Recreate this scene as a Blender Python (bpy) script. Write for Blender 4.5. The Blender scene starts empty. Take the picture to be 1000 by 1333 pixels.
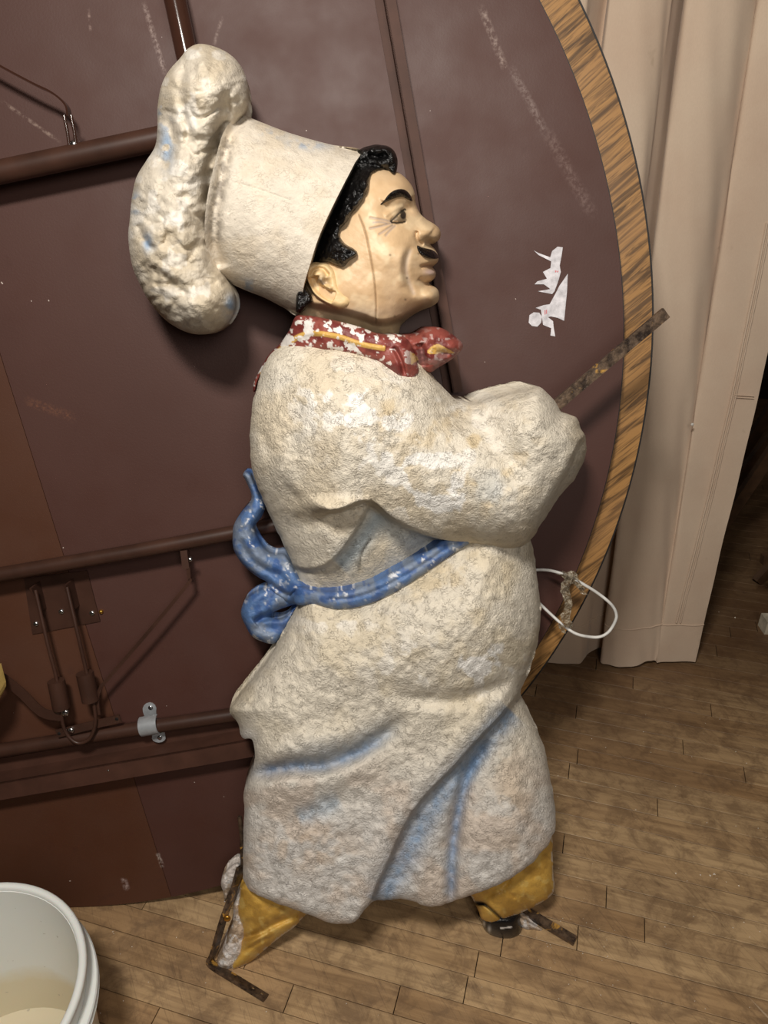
import bpy, bmesh, math, random
import numpy as np
from mathutils import Vector, Matrix
random.seed(4); RNG = np.random.default_rng(4)
D = bpy.data; COL = bpy.context.scene.collection; SC = bpy.context.scene

# ------------------------------------------------------------------ camera, world, lights, exposure
CAM_H = 1.60; PITCH = math.radians(29.508); FPX = 1001.0
cd = D.cameras.new('camera'); cam = D.objects.new('camera', cd); COL.objects.link(cam)
cam.location = (0, 0, CAM_H); cam.rotation_euler = (math.pi/2-PITCH, 0, 0)
cd.sensor_fit = 'VERTICAL'; cd.sensor_height = 24; cd.lens = 24*FPX/1333.0; cd.clip_start = 0.02
SC.camera = cam
SC.view_settings.view_transform = 'Standard'; SC.view_settings.look = 'None'
SC.view_settings.gamma = 1.0; SC.view_settings.use_curve_mapping = False
SC.view_settings.exposure = 0.0
W = D.worlds.new('world'); SC.world = W; W.use_nodes = True
W.node_tree.nodes['Background'].inputs[0].default_value = (1.0, 0.93, 0.85, 1)
W.node_tree.nodes['Background'].inputs[1].default_value = 0.10
def area(name, loc, target, size, power, color=(1, 0.93, 0.84), sy=None):
    l = D.lights.new(name, 'AREA'); l.energy = power; l.color = color; l.size = size
    if sy: l.shape = 'RECTANGLE'; l.size_y = sy
    o = D.objects.new(name, l); COL.objects.link(o); o.location = loc
    o.rotation_euler = (Vector(target)-Vector(loc)).to_track_quat('-Z', 'Y').to_euler(); return o
area('ceiling_lamp_light', (-0.28, -0.05, 2.58), (0.05, 1.3, 0.8), 0.30, 41, color=(1, 0.945, 0.87), sy=0.20)
area('front_fill_light', (0.4, -0.8, 2.2), (0.4, 1.4, 0.8), 0.7, 17, color=(1, 0.94, 0.87))  # added fill from the camera side, not a fitting of the room

# ------------------------------------------------------------------ measuring helpers (photo pixel <-> world)
cp, sp = math.cos(PITCH), math.sin(PITCH)
Fv = np.array([0, cp, -sp]); Rv = np.array([1., 0, 0]); Uv = np.array([0, sp, cp]); CZ = np.array([0, 0, CAM_H])
def ray(px):
    px = np.atleast_2d(np.asarray(px, float))
    return Fv+((px[:, 0]-500)/FPX)[:, None]*Rv+((666.5-px[:, 1])/FPX)[:, None]*Uv
def proj(P):
    Q = np.atleast_2d(P)-CZ; z = Q@Fv
    return np.stack([500+FPX*(Q@Rv)/z, 666.5-FPX*(Q@Uv)/z], -1)
class Plane:
    """a plane standing on the floor at x0,y0, turned by yaw and leaning back by tilt"""
    def __init__(s, x0, y0, yaw, tilt):
        yaw, tilt = math.radians(yaw), math.radians(tilt)
        s.U = np.array([math.cos(yaw), math.sin(yaw), 0]); b = np.array([-math.sin(yaw), math.cos(yaw), 0])
        s.V = np.array([0, 0, 1])*math.cos(tilt)+b*math.sin(tilt); s.N = np.cross(s.U, s.V); s.O = np.array([x0, y0, 0.])
    def hit(s, px, n=0.0):
        d = ray(px); n = np.broadcast_to(np.asarray(n, float), (len(d),))
        t = ((s.O-CZ)@s.N+n)/(d@s.N); return CZ+d*t[:, None]
    def at(s, px, n=0.0): return s.hit([px], n)[0]
FLOOR = lambda px, z=0.0: (lambda d: CZ+d*((z-CAM_H)/d[:, 2])[:, None])(ray([px]))[0]
TABLE = Plane(-0.7045, 1.048, 0.529, 15.837)         # underside of the near table top
CHEF = Plane(0.0, 0.995, 4.0, 15.5)                  # flat back of the statue

# ------------------------------------------------------------------ numpy noise and 2-D distance helpers
def _h(i, j, s):
    n = (i*374761393+j*668265263+s*1442695041) & 0xffffffff
    n = ((n ^ (n >> 13))*1274126177) & 0xffffffff
    return ((n ^ (n >> 16)) & 0xffff)/65535.0
def vnoise(P, sc, s=0):
    x = P[:, 0]/sc+1000; y = P[:, 1]/sc+1000; i = np.floor(x).astype(np.int64); j = np.floor(y).astype(np.int64)
    u = x-i; v = y-j; u = u*u*(3-2*u); v = v*v*(3-2*v)
    return (_h(i, j, s)*(1-u)+_h(i+1, j, s)*u)*(1-v)+(_h(i, j+1, s)*(1-u)+_h(i+1, j+1, s)*u)*v
def fbm(P, sc, o=3, s=0):
    r = 0; a = 1; t = 0
    for k in range(o): r = r+a*vnoise(P, sc/2**k, s+k*7); t += a; a *= .5
    return r/t
def sm(a, b, x): t = np.clip((x-a)/(b-a), 0, 1); return t*t*(3-2*t)
def seg_d(P, L, closed=False, cubic=True):
    L = np.asarray(L, float); n = len(L); m = n if closed else n-1
    best = np.full(len(P), 1e9); near = np.zeros((len(P), 2)); tt = np.zeros(len(P)); sg = np.zeros(len(P))
    for k in range(m):
        a = L[k]; b = L[(k+1) % n]; d = b-a; q = P-a
        t = np.clip((q@d)/(d@d+1e-12), 0, 1); c = a+t[:, None]*d; r = P-c; dd = (r*r).sum(1)
        w = dd < best; best = np.where(w, dd, best); near[w] = c[w]; tt = np.where(w, (k+t)/m, tt)
        cr = d[0]*q[:, 1]-d[1]*q[:, 0]; sg = np.where(w, np.sign(cr), sg)
    return np.sqrt(best), near, tt, sg
def inside(P, L):
    L = np.asarray(L, float); r = np.zeros(len(P), bool); n = len(L)
    for k in range(n):
        a = L[k]; b = L[(k+1) % n]
        if a[1] == b[1]: continue
        c = ((a[1] > P[:, 1]) != (b[1] > P[:, 1])) & (P[:, 0] < (b[0]-a[0])*(P[:, 1]-a[1])/(b[1]-a[1])+a[0]); r ^= c
    return r
def smooth_line(L, closed=False, step=3.0):
    L = np.asarray(L, float); n = len(L); out = []
    for k in range(n if closed else n-1):
        if closed: p = [L[(k-1) % n], L[k], L[(k+1) % n], L[(k+2) % n]]
        else: p = [L[max(k-1, 0)], L[k], L[k+1], L[min(k+2, n-1)]]
        m = max(1, int(np.linalg.norm(p[2]-p[1])/step))
        for i in range(m):
            t = i/m
            out.append(0.5*((2*p[1])+(-p[0]+p[2])*t+(2*p[0]-5*p[1]+4*p[2]-p[3])*t*t+(-p[0]+3*p[1]-3*p[2]+p[3])*t**3))
    if not closed: out.append(L[-1])
    return np.array(out)
def inflate(d, w, H): return H*np.sqrt(np.clip(1-(1-np.clip(d/w, 0, 1))**2, 0, 1))
def gauss(P, c, r): return np.exp(-(((P[:, 0]-c[0])/r[0])**2+((P[:, 1]-c[1])/r[1])**2))
def valley(P, L, w, fade=0.15):
    d, _, t, _ = seg_d(P, smooth_line(L)); return np.exp(-(d/w)**2)*sm(0, fade+1e-6, t)*sm(0, fade+1e-6, 1-t)
def stepline(P, L, w):
    """0 on the right-hand side, 1 on the left-hand side of L (image coordinates), w the softness"""
    d, _, t, s = seg_d(P, smooth_line(L)); return sm(-1, 1, -s*d/w)

# ------------------------------------------------------------------ object helpers
def lin(c): return tuple((v/255/12.92 if v/255 <= .04045 else ((v/255+.055)/1.055)**2.4) for v in c)
def slin(c): c = np.asarray(c, float)/255; return np.where(c <= .04045, c/12.92, ((c+.055)/1.055)**2.4)
BASE = {}
def tag(o, label, cat, group=None, kind=None):
    if label: o['label'] = label
    if cat: o['category'] = cat
    if group: o['group'] = group
    if kind: o['kind'] = kind
    return o
def root(name, loc, label, cat, group=None):
    o = D.objects.new(name, None); COL.objects.link(o); o.location = loc; o.empty_display_size = .05
    BASE[o.name] = np.array(loc, float); return tag(o, label, cat, group)
def mk(name, V, Fc, mat, parent=None, smooth=True, origin=None, col=None, label=None):
    V = np.asarray(V, float)
    b = BASE[parent.name] if parent else (np.array(origin, float) if origin is not None else np.zeros(3))
    me = D.meshes.new(name); me.from_pydata((V-b).tolist(), [], Fc if isinstance(Fc, list) else Fc.tolist())
    if smooth:
        me.polygons.foreach_set('use_smooth', [True]*len(me.polygons))
        if col is None: me.set_sharp_from_angle(angle=math.radians(55))
    me.materials.append(mat)
    if col is not None:
        a = me.color_attributes.new('Col', 'FLOAT_COLOR', 'POINT')
        c = np.ones((len(V), 4)); c[:, :3] = col; a.data.foreach_set('color', c.ravel())
    me.update()
    o = D.objects.new(name, me); COL.objects.link(o)
    if parent: o.parent = parent; BASE[o.name] = b
    else: o.location = b; BASE[o.name] = b
    if label: o['label'] = label
    return o
def join(parts):
    V = []; Fc = []; n = 0
    for v, f in parts:
        V.extend([list(p) for p in v]); Fc.extend([[i+n for i in q] for q in f]); n = len(V)
    return V, Fc
def hexa(a, b):  # two quads of 4 points
    V = list(a)+list(b); F = [(3, 2, 1, 0), (4, 5, 6, 7)]+[(i, (i+1) % 4, 4+(i+1) % 4, 4+i) for i in range(4)]; return V, F
def prism(P, off):
    P = [np.array(p, float) for p in P]; n = len(P); off = np.array(off, float)
    return P+[p+off for p in P], [tuple(range(n))[::-1], tuple(range(n, 2*n))]+[(i, (i+1) % n, n+(i+1) % n, n+i) for i in range(n)]
def tube(pts, r, seg=10, smooth=True, flat=None):
    pts = np.asarray(pts, float)
    if smooth and len(pts) > 2:
        P = []
        for k in range(len(pts)-1):
            p = [pts[max(k-1, 0)], pts[k], pts[k+1], pts[min(k+2, len(pts)-1)]]
            for i in range(5):
                t = i/5; P.append(0.5*((2*p[1])+(-p[0]+p[2])*t+(2*p[0]-5*p[1]+4*p[2]-p[3])*t*t+(-p[0]+3*p[1]-3*p[2]+p[3])*t**3))
        P.append(pts[-1]); pts = np.array(P)
    V = []; F = []; up = None; n = len(pts)
    for i in range(n):
        t = pts[min(i+1, n-1)]-pts[max(i-1, 0)]; t /= np.linalg.norm(t)+1e-12
        if up is None: up = np.cross(t, [0.3, 1, 0.2]) if flat is None else np.array(flat[0], float)
        up = up-t*(up@t); up /= np.linalg.norm(up)
        s = np.cross(t, up)
        ra, rb = (r, r) if flat is None else (flat[1], flat[2])
        if flat is None:
            for k in range(seg): a = 2*math.pi*k/seg; V.append(pts[i]+up*math.cos(a)*ra+s*math.sin(a)*rb)
        else:
            for ca, cb in ((1, 1), (1, -1), (-1, -1), (-1, 1)): V.append(pts[i]+up*ca*ra+s*cb*rb)
    k = seg if flat is None else 4
    for i in range(n-1):
        for j in range(k): F.append((i*k+j, i*k+(j+1) % k, (i+1)*k+(j+1) % k, (i+1)*k+j))
    F.append(tuple(range(k))[::-1]); F.append(tuple((n-1)*k+j for j in range(k)))
    return V, F
def disc(c, n, r, h, seg=14, dome=0.35):
    """a screw or bolt head: a short domed cylinder standing along n"""
    n = np.array(n, float); n /= np.linalg.norm(n); u = np.cross(n, [0.2, 0.1, 1]); u /= np.linalg.norm(u); w = np.cross(n, u); V = []; F = []
    for rr, hh in ((r, 0), (r, h*.5), (r*.75, h*.85)):
        for k in range(seg): a = 2*math.pi*k/seg; V.append(c+u*rr*math.cos(a)+w*rr*math.sin(a)+n*hh)
    V.append(c+n*h)
    for q in range(2):
        for k in range(seg): F.append((q*seg+k, q*seg+(k+1) % seg, (q+1)*seg+(k+1) % seg, (q+1)*seg+k))
    for k in range(seg): F.append((2*seg+k, 2*seg+(k+1) % seg, 3*seg))
    return V, F

# ------------------------------------------------------------------ materials
class NT:
    def __init__(s, name):
        s.m = D.materials.new(name); s.m.use_nodes = True; s.t = s.m.node_tree; s.b = s.t.nodes['Principled BSDF']
    def n(s, typ, **kw):
        o = s.t.nodes.new(typ)
        for k, v in kw.items():
            if k.startswith('_'): setattr(o, k[1:], v)
            else: s.set(o.inputs[int(k[1:])] if k[0] == 'i' and k[1:].isdigit() else o.inputs[k], v)
        return o
    def set(s, inp, v):
        if hasattr(v, 'is_output') or isinstance(v, bpy.types.NodeSocket): s.t.links.new(v, inp)
        elif isinstance(v, (tuple, list)) and len(v) == 3 and inp.type == 'RGBA': inp.default_value = (*v, 1)
        else: inp.default_value = v
    def math(s, op, a, b=0.5, c=None, clamp=False):
        o = s.n('ShaderNodeMath', _operation=op, i0=a, i1=b); o.use_clamp = clamp
        if c is not None: s.set(o.inputs[2], c)
        return o.outputs[0]
    def coord(s, scale=(1, 1, 1), which='Object', off=None):
        c = s.n('ShaderNodeTexCoord').outputs[which]
        if off is not None: c = s.n('ShaderNodeVectorMath', _operation='ADD', i0=c, i1=off).outputs[0]
        return s.n('ShaderNodeVectorMath', _operation='MULTIPLY', i0=c, i1=tuple(scale)).outputs[0]
    def noise(s, vec, scale, detail=3, rough=.55, dist=0): return s.n('ShaderNodeTexNoise', Vector=vec, Scale=scale, Detail=detail, Roughness=rough, Distortion=dist).outputs[0]
    def ramp(s, fac, a, b, clamp=True):
        return s.n('ShaderNodeMapRange', Value=fac, i1=a, i2=b).outputs[0]
    def mix(s, f, a, b, mode='MIX'):
        o = s.n('ShaderNodeMix', _data_type='RGBA', _blend_type=mode)
        s.set(o.inputs[0], f); s.set(o.inputs[6], a); s.set(o.inputs[7], b); return o.outputs[2]
    def out(s, color=None, rough=None, bump=None, dist=0.002, strength=0.5, metal=None, spec=None):
        if color is not None: s.set(s.b.inputs['Base Color'], color)
        if rough is not None: s.set(s.b.inputs['Roughness'], rough)
        if metal is not None: s.set(s.b.inputs['Metallic'], metal)
        if spec is not None: s.set(s.b.inputs['Specular IOR Level'], spec)
        if bump is not None:
            s.t.links.new(s.n('ShaderNodeBump', Height=bump, Strength=strength, Distance=dist).outputs[0], s.b.inputs['Normal'])
        return s.m
def simple(name, rgb, rough=.5, metal=0.0, var=.25, scale=30, spec=None, bump=None):
    t = NT(name); c = lin(rgb); v = t.coord(); n = t.noise(v, scale, 4)
    col = t.mix(t.ramp(n, .3, .7), tuple(x*(1-var) for x in c), tuple(min(1, x*(1+var)) for x in c))
    return t.out(col, rough, n if bump else None, .001, bump or 0, metal, spec)

def plaster(name, rough=.72, pit=.5, coat=0.0, scale=1.0, mott=0.12, dirt=.35, spec=.5):
    """painted plaster: the paint's own colour comes from the mesh, the nodes add mottling, dirty pits and fine relief"""
    t = NT(name); v = t.coord(); at = t.n('ShaderNodeAttribute', _attribute_name='Col').outputs[0]
    n1 = t.noise(v, 45*scale, 5, .6); n2 = t.noise(v, 190*scale, 4, .6); n3 = t.noise(v, 420*scale, 2, .5)
    col = t.mix(t.ramp(n1, .3, .7), t.mix(1.0, at, (1-mott,)*3, 'MULTIPLY'), t.mix(1.0, at, (1+mott*.5, 1+mott*.5, 1+mott*.5), 'MULTIPLY'))
    # worm-like pits
    vd = t.n('ShaderNodeVectorMath', _operation='ADD', i0=v, i1=t.n('ShaderNodeVectorMath', _operation='SCALE', i0=t.n('ShaderNodeTexNoise', Vector=v, Scale=60*scale, Detail=2).outputs[1], Scale=.012).outputs[0]).outputs[0]
    vd2 = t.n('ShaderNodeVectorMath', _operation='MULTIPLY', i0=vd, i1=(1.0, 1.0, 1.7)).outputs[0]
    rid = t.math('ABSOLUTE', t.math('SUBTRACT', t.noise(vd2, 150*scale, 2, .5), .5)); groove = t.math('SUBTRACT', 1.0, t.ramp(rid, 0.0, .045))
    gate = t.ramp(t.noise(v, 60*scale, 3), .48, .60)
    pitm = t.math('MULTIPLY', groove, gate)
    col = t.mix(t.math('MULTIPLY', pitm, dirt), col, lin((120, 100, 78)))
    h = t.math('ADD', t.math('MULTIPLY', n2, 1.0), t.math('MULTIPLY', n3, .45)); h = t.math('ADD', h, t.math('MULTIPLY', n1, .3)); h = t.math('SUBTRACT', h, t.math('MULTIPLY', pitm, .55))
    t.b.inputs['Coat Weight'].default_value = coat; t.b.inputs['Coat Roughness'].default_value = .25
    return t.out(col, rough, h, .0045, pit, spec=spec)
M_PLASTER = plaster('pitted_cream_plaster', .88, .75, dirt=.2, spec=.14)
M_HAT = plaster('lumpy_cream_plaster', .7, .42, dirt=.22, scale=.9, spec=.15)
M_SKIN = plaster('painted_skin_plaster', .5, .12, mott=.05, dirt=.0)
M_RED = plaster('flaking_red_paint', .5, .25, mott=.1, dirt=0)
M_BLUE = plaster('worn_blue_paint', .5, .35, mott=.25, dirt=.15, scale=1.3)
M_YEL = plaster('ochre_paint', .42, .32, mott=.12, dirt=.25)
def black_gloss():
    t = NT('glossy_black_paint'); v = t.coord(); n = t.noise(v, 110, 4, .6); n2 = t.noise(v, 45, 3)
    return t.out(t.mix(t.ramp(n, .62, .72), lin((14, 13, 13)), lin((52, 50, 50))), .24, t.math('ADD', n, n2), .007, .8)
M_BLACK = black_gloss()
M_EYEDARK = simple('eye_paint', (30, 24, 20), .3)

def brown_board():
    """brown lacquered hardboard with dry scuffs and stains of its own"""
    t = NT('brown_hardboard'); v = t.coord(which='Object'); n = t.noise(v, 3.0, 4); n2 = t.noise(v, 260, 2)
    at = t.n('ShaderNodeAttribute', _attribute_name='Col').outputs[0]
    col = t.mix(t.ramp(n, .35, .7), at, t.mix(1.0, at, (.86, .80, .76), 'MULTIPLY'))
    st = t.ramp(t.noise(v, 22, 4, .6), .64, .70)
    col = t.mix(t.math('MULTIPLY', st, .30), col, lin((66, 36, 28)))
    geo = v
    def streak(a, b, w, dens, c, amt):
        nonlocal col
        a = TABLE.at(a)-TABLE.O; b = TABLE.at(b)-TABLE.O; d = b-a; L = float(np.linalg.norm(d)); u = d/L
        q = t.n('ShaderNodeVectorMath', _operation='SUBTRACT', i0=geo, i1=tuple(a)).outputs[0]
        s = t.n('ShaderNodeVectorMath', _operation='DOT_PRODUCT', i0=q, i1=tuple(u)).outputs[1]
        pr = t.n('ShaderNodeVectorMath', _operation='SCALE', i0=tuple(u), Scale=s).outputs[0]
        r = t.n('ShaderNodeVectorMath', _operation='LENGTH', i0=t.n('ShaderNodeVectorMath', _operation='SUBTRACT', i0=q, i1=pr).outputs[0]).outputs[1]
        m = t.math('SUBTRACT', 1.0, t.ramp(r, w*.2, w)); m = t.math('MULTIPLY', m, t.math('MULTIPLY', t.ramp(s, 0.0, L*.15), t.math('SUBTRACT', 1.0, t.ramp(s, L*.85, L))))
        m = t.math('MULTIPLY', m, t.ramp(t.noise(v, dens, 4, .7), .42, .66)); m = t.math('MULTIPLY', m, amt)
        col = t.mix(m, col, lin(c))
    streak((664, 85), (712, 175), .009, 150, (170, 152, 145), .38)
    streak((708, 165), (775, 285), .014, 150, (150, 126, 118), .30)
    streak((625, 5), (660, 95), .008, 150, (170, 150, 140), .6)
    streak((186, 0), (216, 100), .006, 200, (170, 150, 142), .6)
    streak((0, 130), (80, 186), .004, 100, (150, 128, 116), .7)
    streak((30, 520), (100, 545), .012, 200, (140, 90, 60), .35)
    streak((290, 20), (278, 60), .004, 120, (150, 130, 122), .5)
    streak((115, 10), (118, 42), .003, 60, (170, 145, 135), .8)
    streak((205, 1110), (212, 1130), .006, 60, (200, 185, 175), .9)
    streak((160, 1142), (166, 1160), .009, 90, (170, 150, 145), 1.0)
    fl = t.ramp(t.noise(v, 95, 1, .4), .83, .84); col = t.mix(t.math('MULTIPLY', fl, .8), col, lin((205, 190, 180)))
    return t.out(col, t.ramp(t.noise(v, 9, 3), -1.2, 1.6), n2, .0006, .25, spec=.5)
M_BROWN = brown_board()
M_STEEL = simple('brown_enamelled_steel', (62, 40, 31), .42, .0, .25, 14, .4, .15)
M_STEEL2 = simple('brown_gloss_steel', (58, 36, 28), .12, .0, .2, 10, .7)
M_ZINC = simple('zinc_plated_steel', (176, 180, 184), .35, .45, .15, 60)
M_SCREW = simple('bright_screw', (205, 205, 205), .22, 1.0, .1, 60)
M_BRASS = simple('brass', (190, 140, 60), .3, .9, .1, 60)
def rust():
    t = NT('rusty_iron'); v = t.coord(); n = t.noise(v, 60, 5, .65); c = t.mix(t.ramp(n, .38, .62), lin((58, 48, 42)), lin((112, 92, 74)))
    g = t.ramp(t.noise(v, 32, 3, .6, .5), .60, .66); c = t.mix(g, c, lin((178, 134, 62)))
    return t.out(c, t.ramp(n, 0.0, 1.4), n, .002, .6, t.math('MULTIPLY', t.math('SUBTRACT', 1.0, g), .45))
M_RUST = rust()
def laminate():
    t = NT('walnut_grain_laminate'); v = t.n('ShaderNodeTexCoord').outputs['Object']
    a = math.radians(40); al = TABLE.U*math.cos(a)+TABLE.V*math.sin(a); pe = -TABLE.U*math.sin(a)+TABLE.V*math.cos(a)
    A = t.n('ShaderNodeVectorMath', _operation='DOT_PRODUCT', i0=v, i1=tuple(al)).outputs[1]; B = t.n('ShaderNodeVectorMath', _operation='DOT_PRODUCT', i0=v, i1=tuple(pe)).outputs[1]
    def cv(x, y): return t.n('ShaderNodeCombineXYZ', X=t.math('MULTIPLY', A, x), Y=t.math('MULTIPLY', B, y)).outputs[0]
    n1 = t.noise(cv(6, 95), 1, 4, .68, .8); n2 = t.noise(cv(14, 230), 1, 3, .6); n3 = t.noise(cv(2, 9), 1, 2)
    c = t.mix(t.ramp(n1, .40, .56), lin((80, 56, 30)), lin((160, 118, 68)))
    c = t.mix(t.math('MULTIPLY', t.ramp(n2, .55, .68), .65), c, lin((88, 62, 36)))
    c = t.mix(t.math('MULTIPLY', t.ramp(n3, .5, .8), .5), c, lin((156, 118, 80)))
    return t.out(c, .42, n2, .0004, .2)
M_LAM = laminate()
M_EDGE = simple('black_rubber_edge', (24, 20, 18), .5)
def fabric():
    t = NT('tan_curtain_cloth'); v = t.coord(); n = t.noise(v, 5, 4, .6)
    w = t.math('ADD', t.n('ShaderNodeTexWave', Vector=v, _bands_direction='Z', Scale=260).outputs[1], t.n('ShaderNodeTexWave', Vector=v, _bands_direction='X', Scale=260).outputs[1])
    c = t.mix(t.ramp(n, .3, .7), lin((204, 180, 158)), lin((212, 192, 170)))
    st = t.ramp(t.noise(v, 7, 3, .6, 1.0), .70, .76); c = t.mix(t.math('MULTIPLY', st, .35), c, lin((130, 110, 78)))
    fine = t.noise(t.coord((1, 1, .3)), 600, 2); c = t.mix(t.math('MULTIPLY', fine, .25), c, lin((150, 130, 110)))
    t.b.inputs['Sheen Weight'].default_value = .15
    return t.out(c, .92, t.math('ADD', t.math('MULTIPLY', w, .3), t.noise(v, 14, 3)), .004, .22, spec=.15)
M_CLOTH = fabric()
def floorwood(name, obj_random=True):
    t = NT(name); v0 = t.n('ShaderNodeTexCoord').outputs['Object']
    rnd = t.n('ShaderNodeObjectInfo').outputs['Random']
    loc = t.n('ShaderNodeObjectInfo').outputs['Location']
    off = t.n('ShaderNodeCombineXYZ', X=t.math('MULTIPLY', rnd, 37.0), Y=t.math('MULTIPLY', rnd, 11.0), Z=0.0).outputs[0]
    v = t.n('ShaderNodeVectorMath', _operation='ADD', i0=v0, i1=off).outputs[0]
    g = t.n('ShaderNodeVectorMath', _operation='MULTIPLY', i0=v, i1=(5, 60, 5)).outputs[0]
    n1 = t.noise(g, 1, 4, .6, .8); n2 = t.noise(v, 9, 5, .65)
    wp = t.n('ShaderNodeNewGeometry').outputs['Position']
    big = t.noise(wp, 2.2, 4, .6); blot = t.noise(wp, 16, 5, .7, .6)
    a = t.mix(t.ramp(rnd, 0, 1), lin((172, 138, 98)), lin((197, 166, 124)))
    c = t.mix(t.math('MULTIPLY', t.ramp(n1, .42, .68), .5), a, lin((98, 72, 48)))
    c = t.mix(t.math('MULTIPLY', t.ramp(blot, .46, .62), .6), c, lin((112, 88, 64)))
    c = t.mix(t.math('MULTIPLY', t.ramp(n2, .60, .74), .45), c, lin((78, 58, 42)))
    c = t.mix(t.math('MULTIPLY', t.ramp(big, .40, .62), .35), c, lin((104, 78, 54)))
    # thin scratches
    rot = t.n('ShaderNodeVectorRotate', Vector=wp, Axis=(0, 0, 1), Angle=1.1).outputs[0]
    sc = t.noise(t.n('ShaderNodeVectorMath', _operation='MULTIPLY', i0=rot, i1=(3, 70, 1)).outputs[0], 1, 2, .5, .3)
    c = t.mix(t.math('MULTIPLY', t.math('SUBTRACT', 1.0, t.ramp(t.math('ABSOLUTE', t.math('SUBTRACT', sc, .5)), 0, .012)), .30), c, lin((66, 50, 38)))
    rot2 = t.n('ShaderNodeVectorRotate', Vector=wp, Axis=(0, 0, 1), Angle=-.5).outputs[0]
    sc2 = t.noise(t.n('ShaderNodeVectorMath', _operation='MULTIPLY', i0=rot2, i1=(60, 4, 1)).outputs[0], 1, 2, .5, .4)
    c = t.mix(t.math('MULTIPLY', t.ramp(sc2, .74, .78), .45), c, lin((205, 185, 158)))
    # shade towards and behind the curtain line, painted into the floor colour
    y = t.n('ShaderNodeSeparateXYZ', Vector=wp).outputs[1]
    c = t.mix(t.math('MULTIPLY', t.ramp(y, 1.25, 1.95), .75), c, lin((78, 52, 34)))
    return t.out(c, t.ramp(n2, -.3, 1.3), t.math('ADD', n1, n2), .0012, .35)
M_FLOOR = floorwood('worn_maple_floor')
M_SUB = simple('dark_joint', (40, 28, 20), .8)
M_WALL = simple('painted_wall', (120, 108, 96), .8)
def bucket_mat():
    t = NT('white_bucket_plastic'); v = t.coord(); z = t.n('ShaderNodeSeparateXYZ', Vector=v).outputs[2]
    n = t.noise(v, 16, 4, .6); edge = t.math('ADD', z, t.math('MULTIPLY', t.math('SUBTRACT', n, .5), .05))
    c = t.mix(t.math('SUBTRACT', 1.0, t.ramp(edge, .10, .14)), lin((226, 226, 222)), lin((216, 204, 178)))
    sp_ = t.ramp(t.noise(v, 90, 2), .73, .75); c = t.mix(t.math('MULTIPLY', sp_, .5), c, lin((150, 140, 128)))
    t.b.inputs['Subsurface Weight'].default_value = .1
    return t.out(c, .38, n, .0006, .2)
M_BUCKET = bucket_mat()
M_CABLE = simple('white_cable', (205, 203, 198), .4)
M_LABEL = simple('torn_paper', (205, 202, 206), .85, 0, .25, 90, bump=.5)
M_DKWOOD = simple('dark_wood', (74, 52, 34), .6, 0, .35, 25)
M_PALE = simple('pale_painted_wood', (190, 180, 160), .6)
def tape():
    t = NT('clear_tape'); v = t.coord(); n = t.noise(v, 200, 4)
    t.b.inputs['Alpha'].default_value = .55
    return t.out(t.mix(t.ramp(n, .4, .6), lin((120, 100, 74)), lin((190, 180, 160))), .12, n, .004, .9, spec=.8)
M_TAPE = tape()

# ------------------------------------------------------------------ the setting
def box(x0, x1, y0, y1, z0, z1): return hexa([(x0, y0, z0), (x1, y0, z0), (x1, y1, z0), (x0, y1, z0)], [(x0, y0, z1), (x1, y0, z1), (x1, y1, z1), (x0, y1, z1)])
floor = mk('floor', *box(-2.6, 3.4, -2.6, 4.6, -.06, -.012), M_SUB, smooth=False); floor['kind'] = 'structure'
def struct(name, g, m): o = mk(name, *g, m, smooth=False); o['kind'] = 'structure'; return o
struct('wall_left', box(-2.7, -2.6, -2.6, 4.6, -.06, 3.0), M_WALL)
struct('wall_right', box(3.4, 3.5, -2.6, 4.6, -.06, 3.0), M_WALL)
struct('wall_back', box(-2.6, 0.10, 1.775, 1.85, -.012, 3.0), M_WALL)
struct('wall_far', box(0.10, 3.4, 4.5, 4.6, -.06, 3.0), simple('dark_far_wall', (40, 32, 26), .8))
struct('wall_front', box(-2.6, 3.4, -2.7, -2.6, -.06, 3.0), M_WALL)
struct('ceiling', box(-2.6, 3.4, -2.6, 4.6, 3.0, 3.08), simple('ceiling_paint', (150, 142, 130), .85))

# floor boards, laid at -16 degrees
BA = math.radians(-16.0); bd = np.array([math.cos(BA), math.sin(BA), 0]); bn = np.array([-math.sin(BA), math.cos(BA), 0]); BW = .0572
meshes = {}
def board_mesh(L):
    if L in meshes: return meshes[L]
    e = .0009; w = BW-.0009; b = .0006
    P = [(e, e/2, -.012), (L-e, e/2, -.012), (L-e, w, -.012), (e, w, -.012)]
    Q = [(x, y, -b*.8) for x, y, _ in P]; R = [(e+b, e/2+b, 0), (L-e-b, e/2+b, 0), (L-e-b, w-b, 0), (e+b, w-b, 0)]
    V = P+Q+R; Fq = [(8, 9, 10, 11)]
    for k in (0, 4):
        for i in range(4): Fq.append((k+i, k+(i+1) % 4, k+4+(i+1) % 4, k+4+i))
    me = D.meshes.new('floor_board'); me.from_pydata(V, [], Fq); me.materials.append(M_FLOOR); meshes[L] = me; return me
LENS = (.32, .46, .58, .72, .9, 1.1, 1.35)
farV = []; nb = 0
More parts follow.
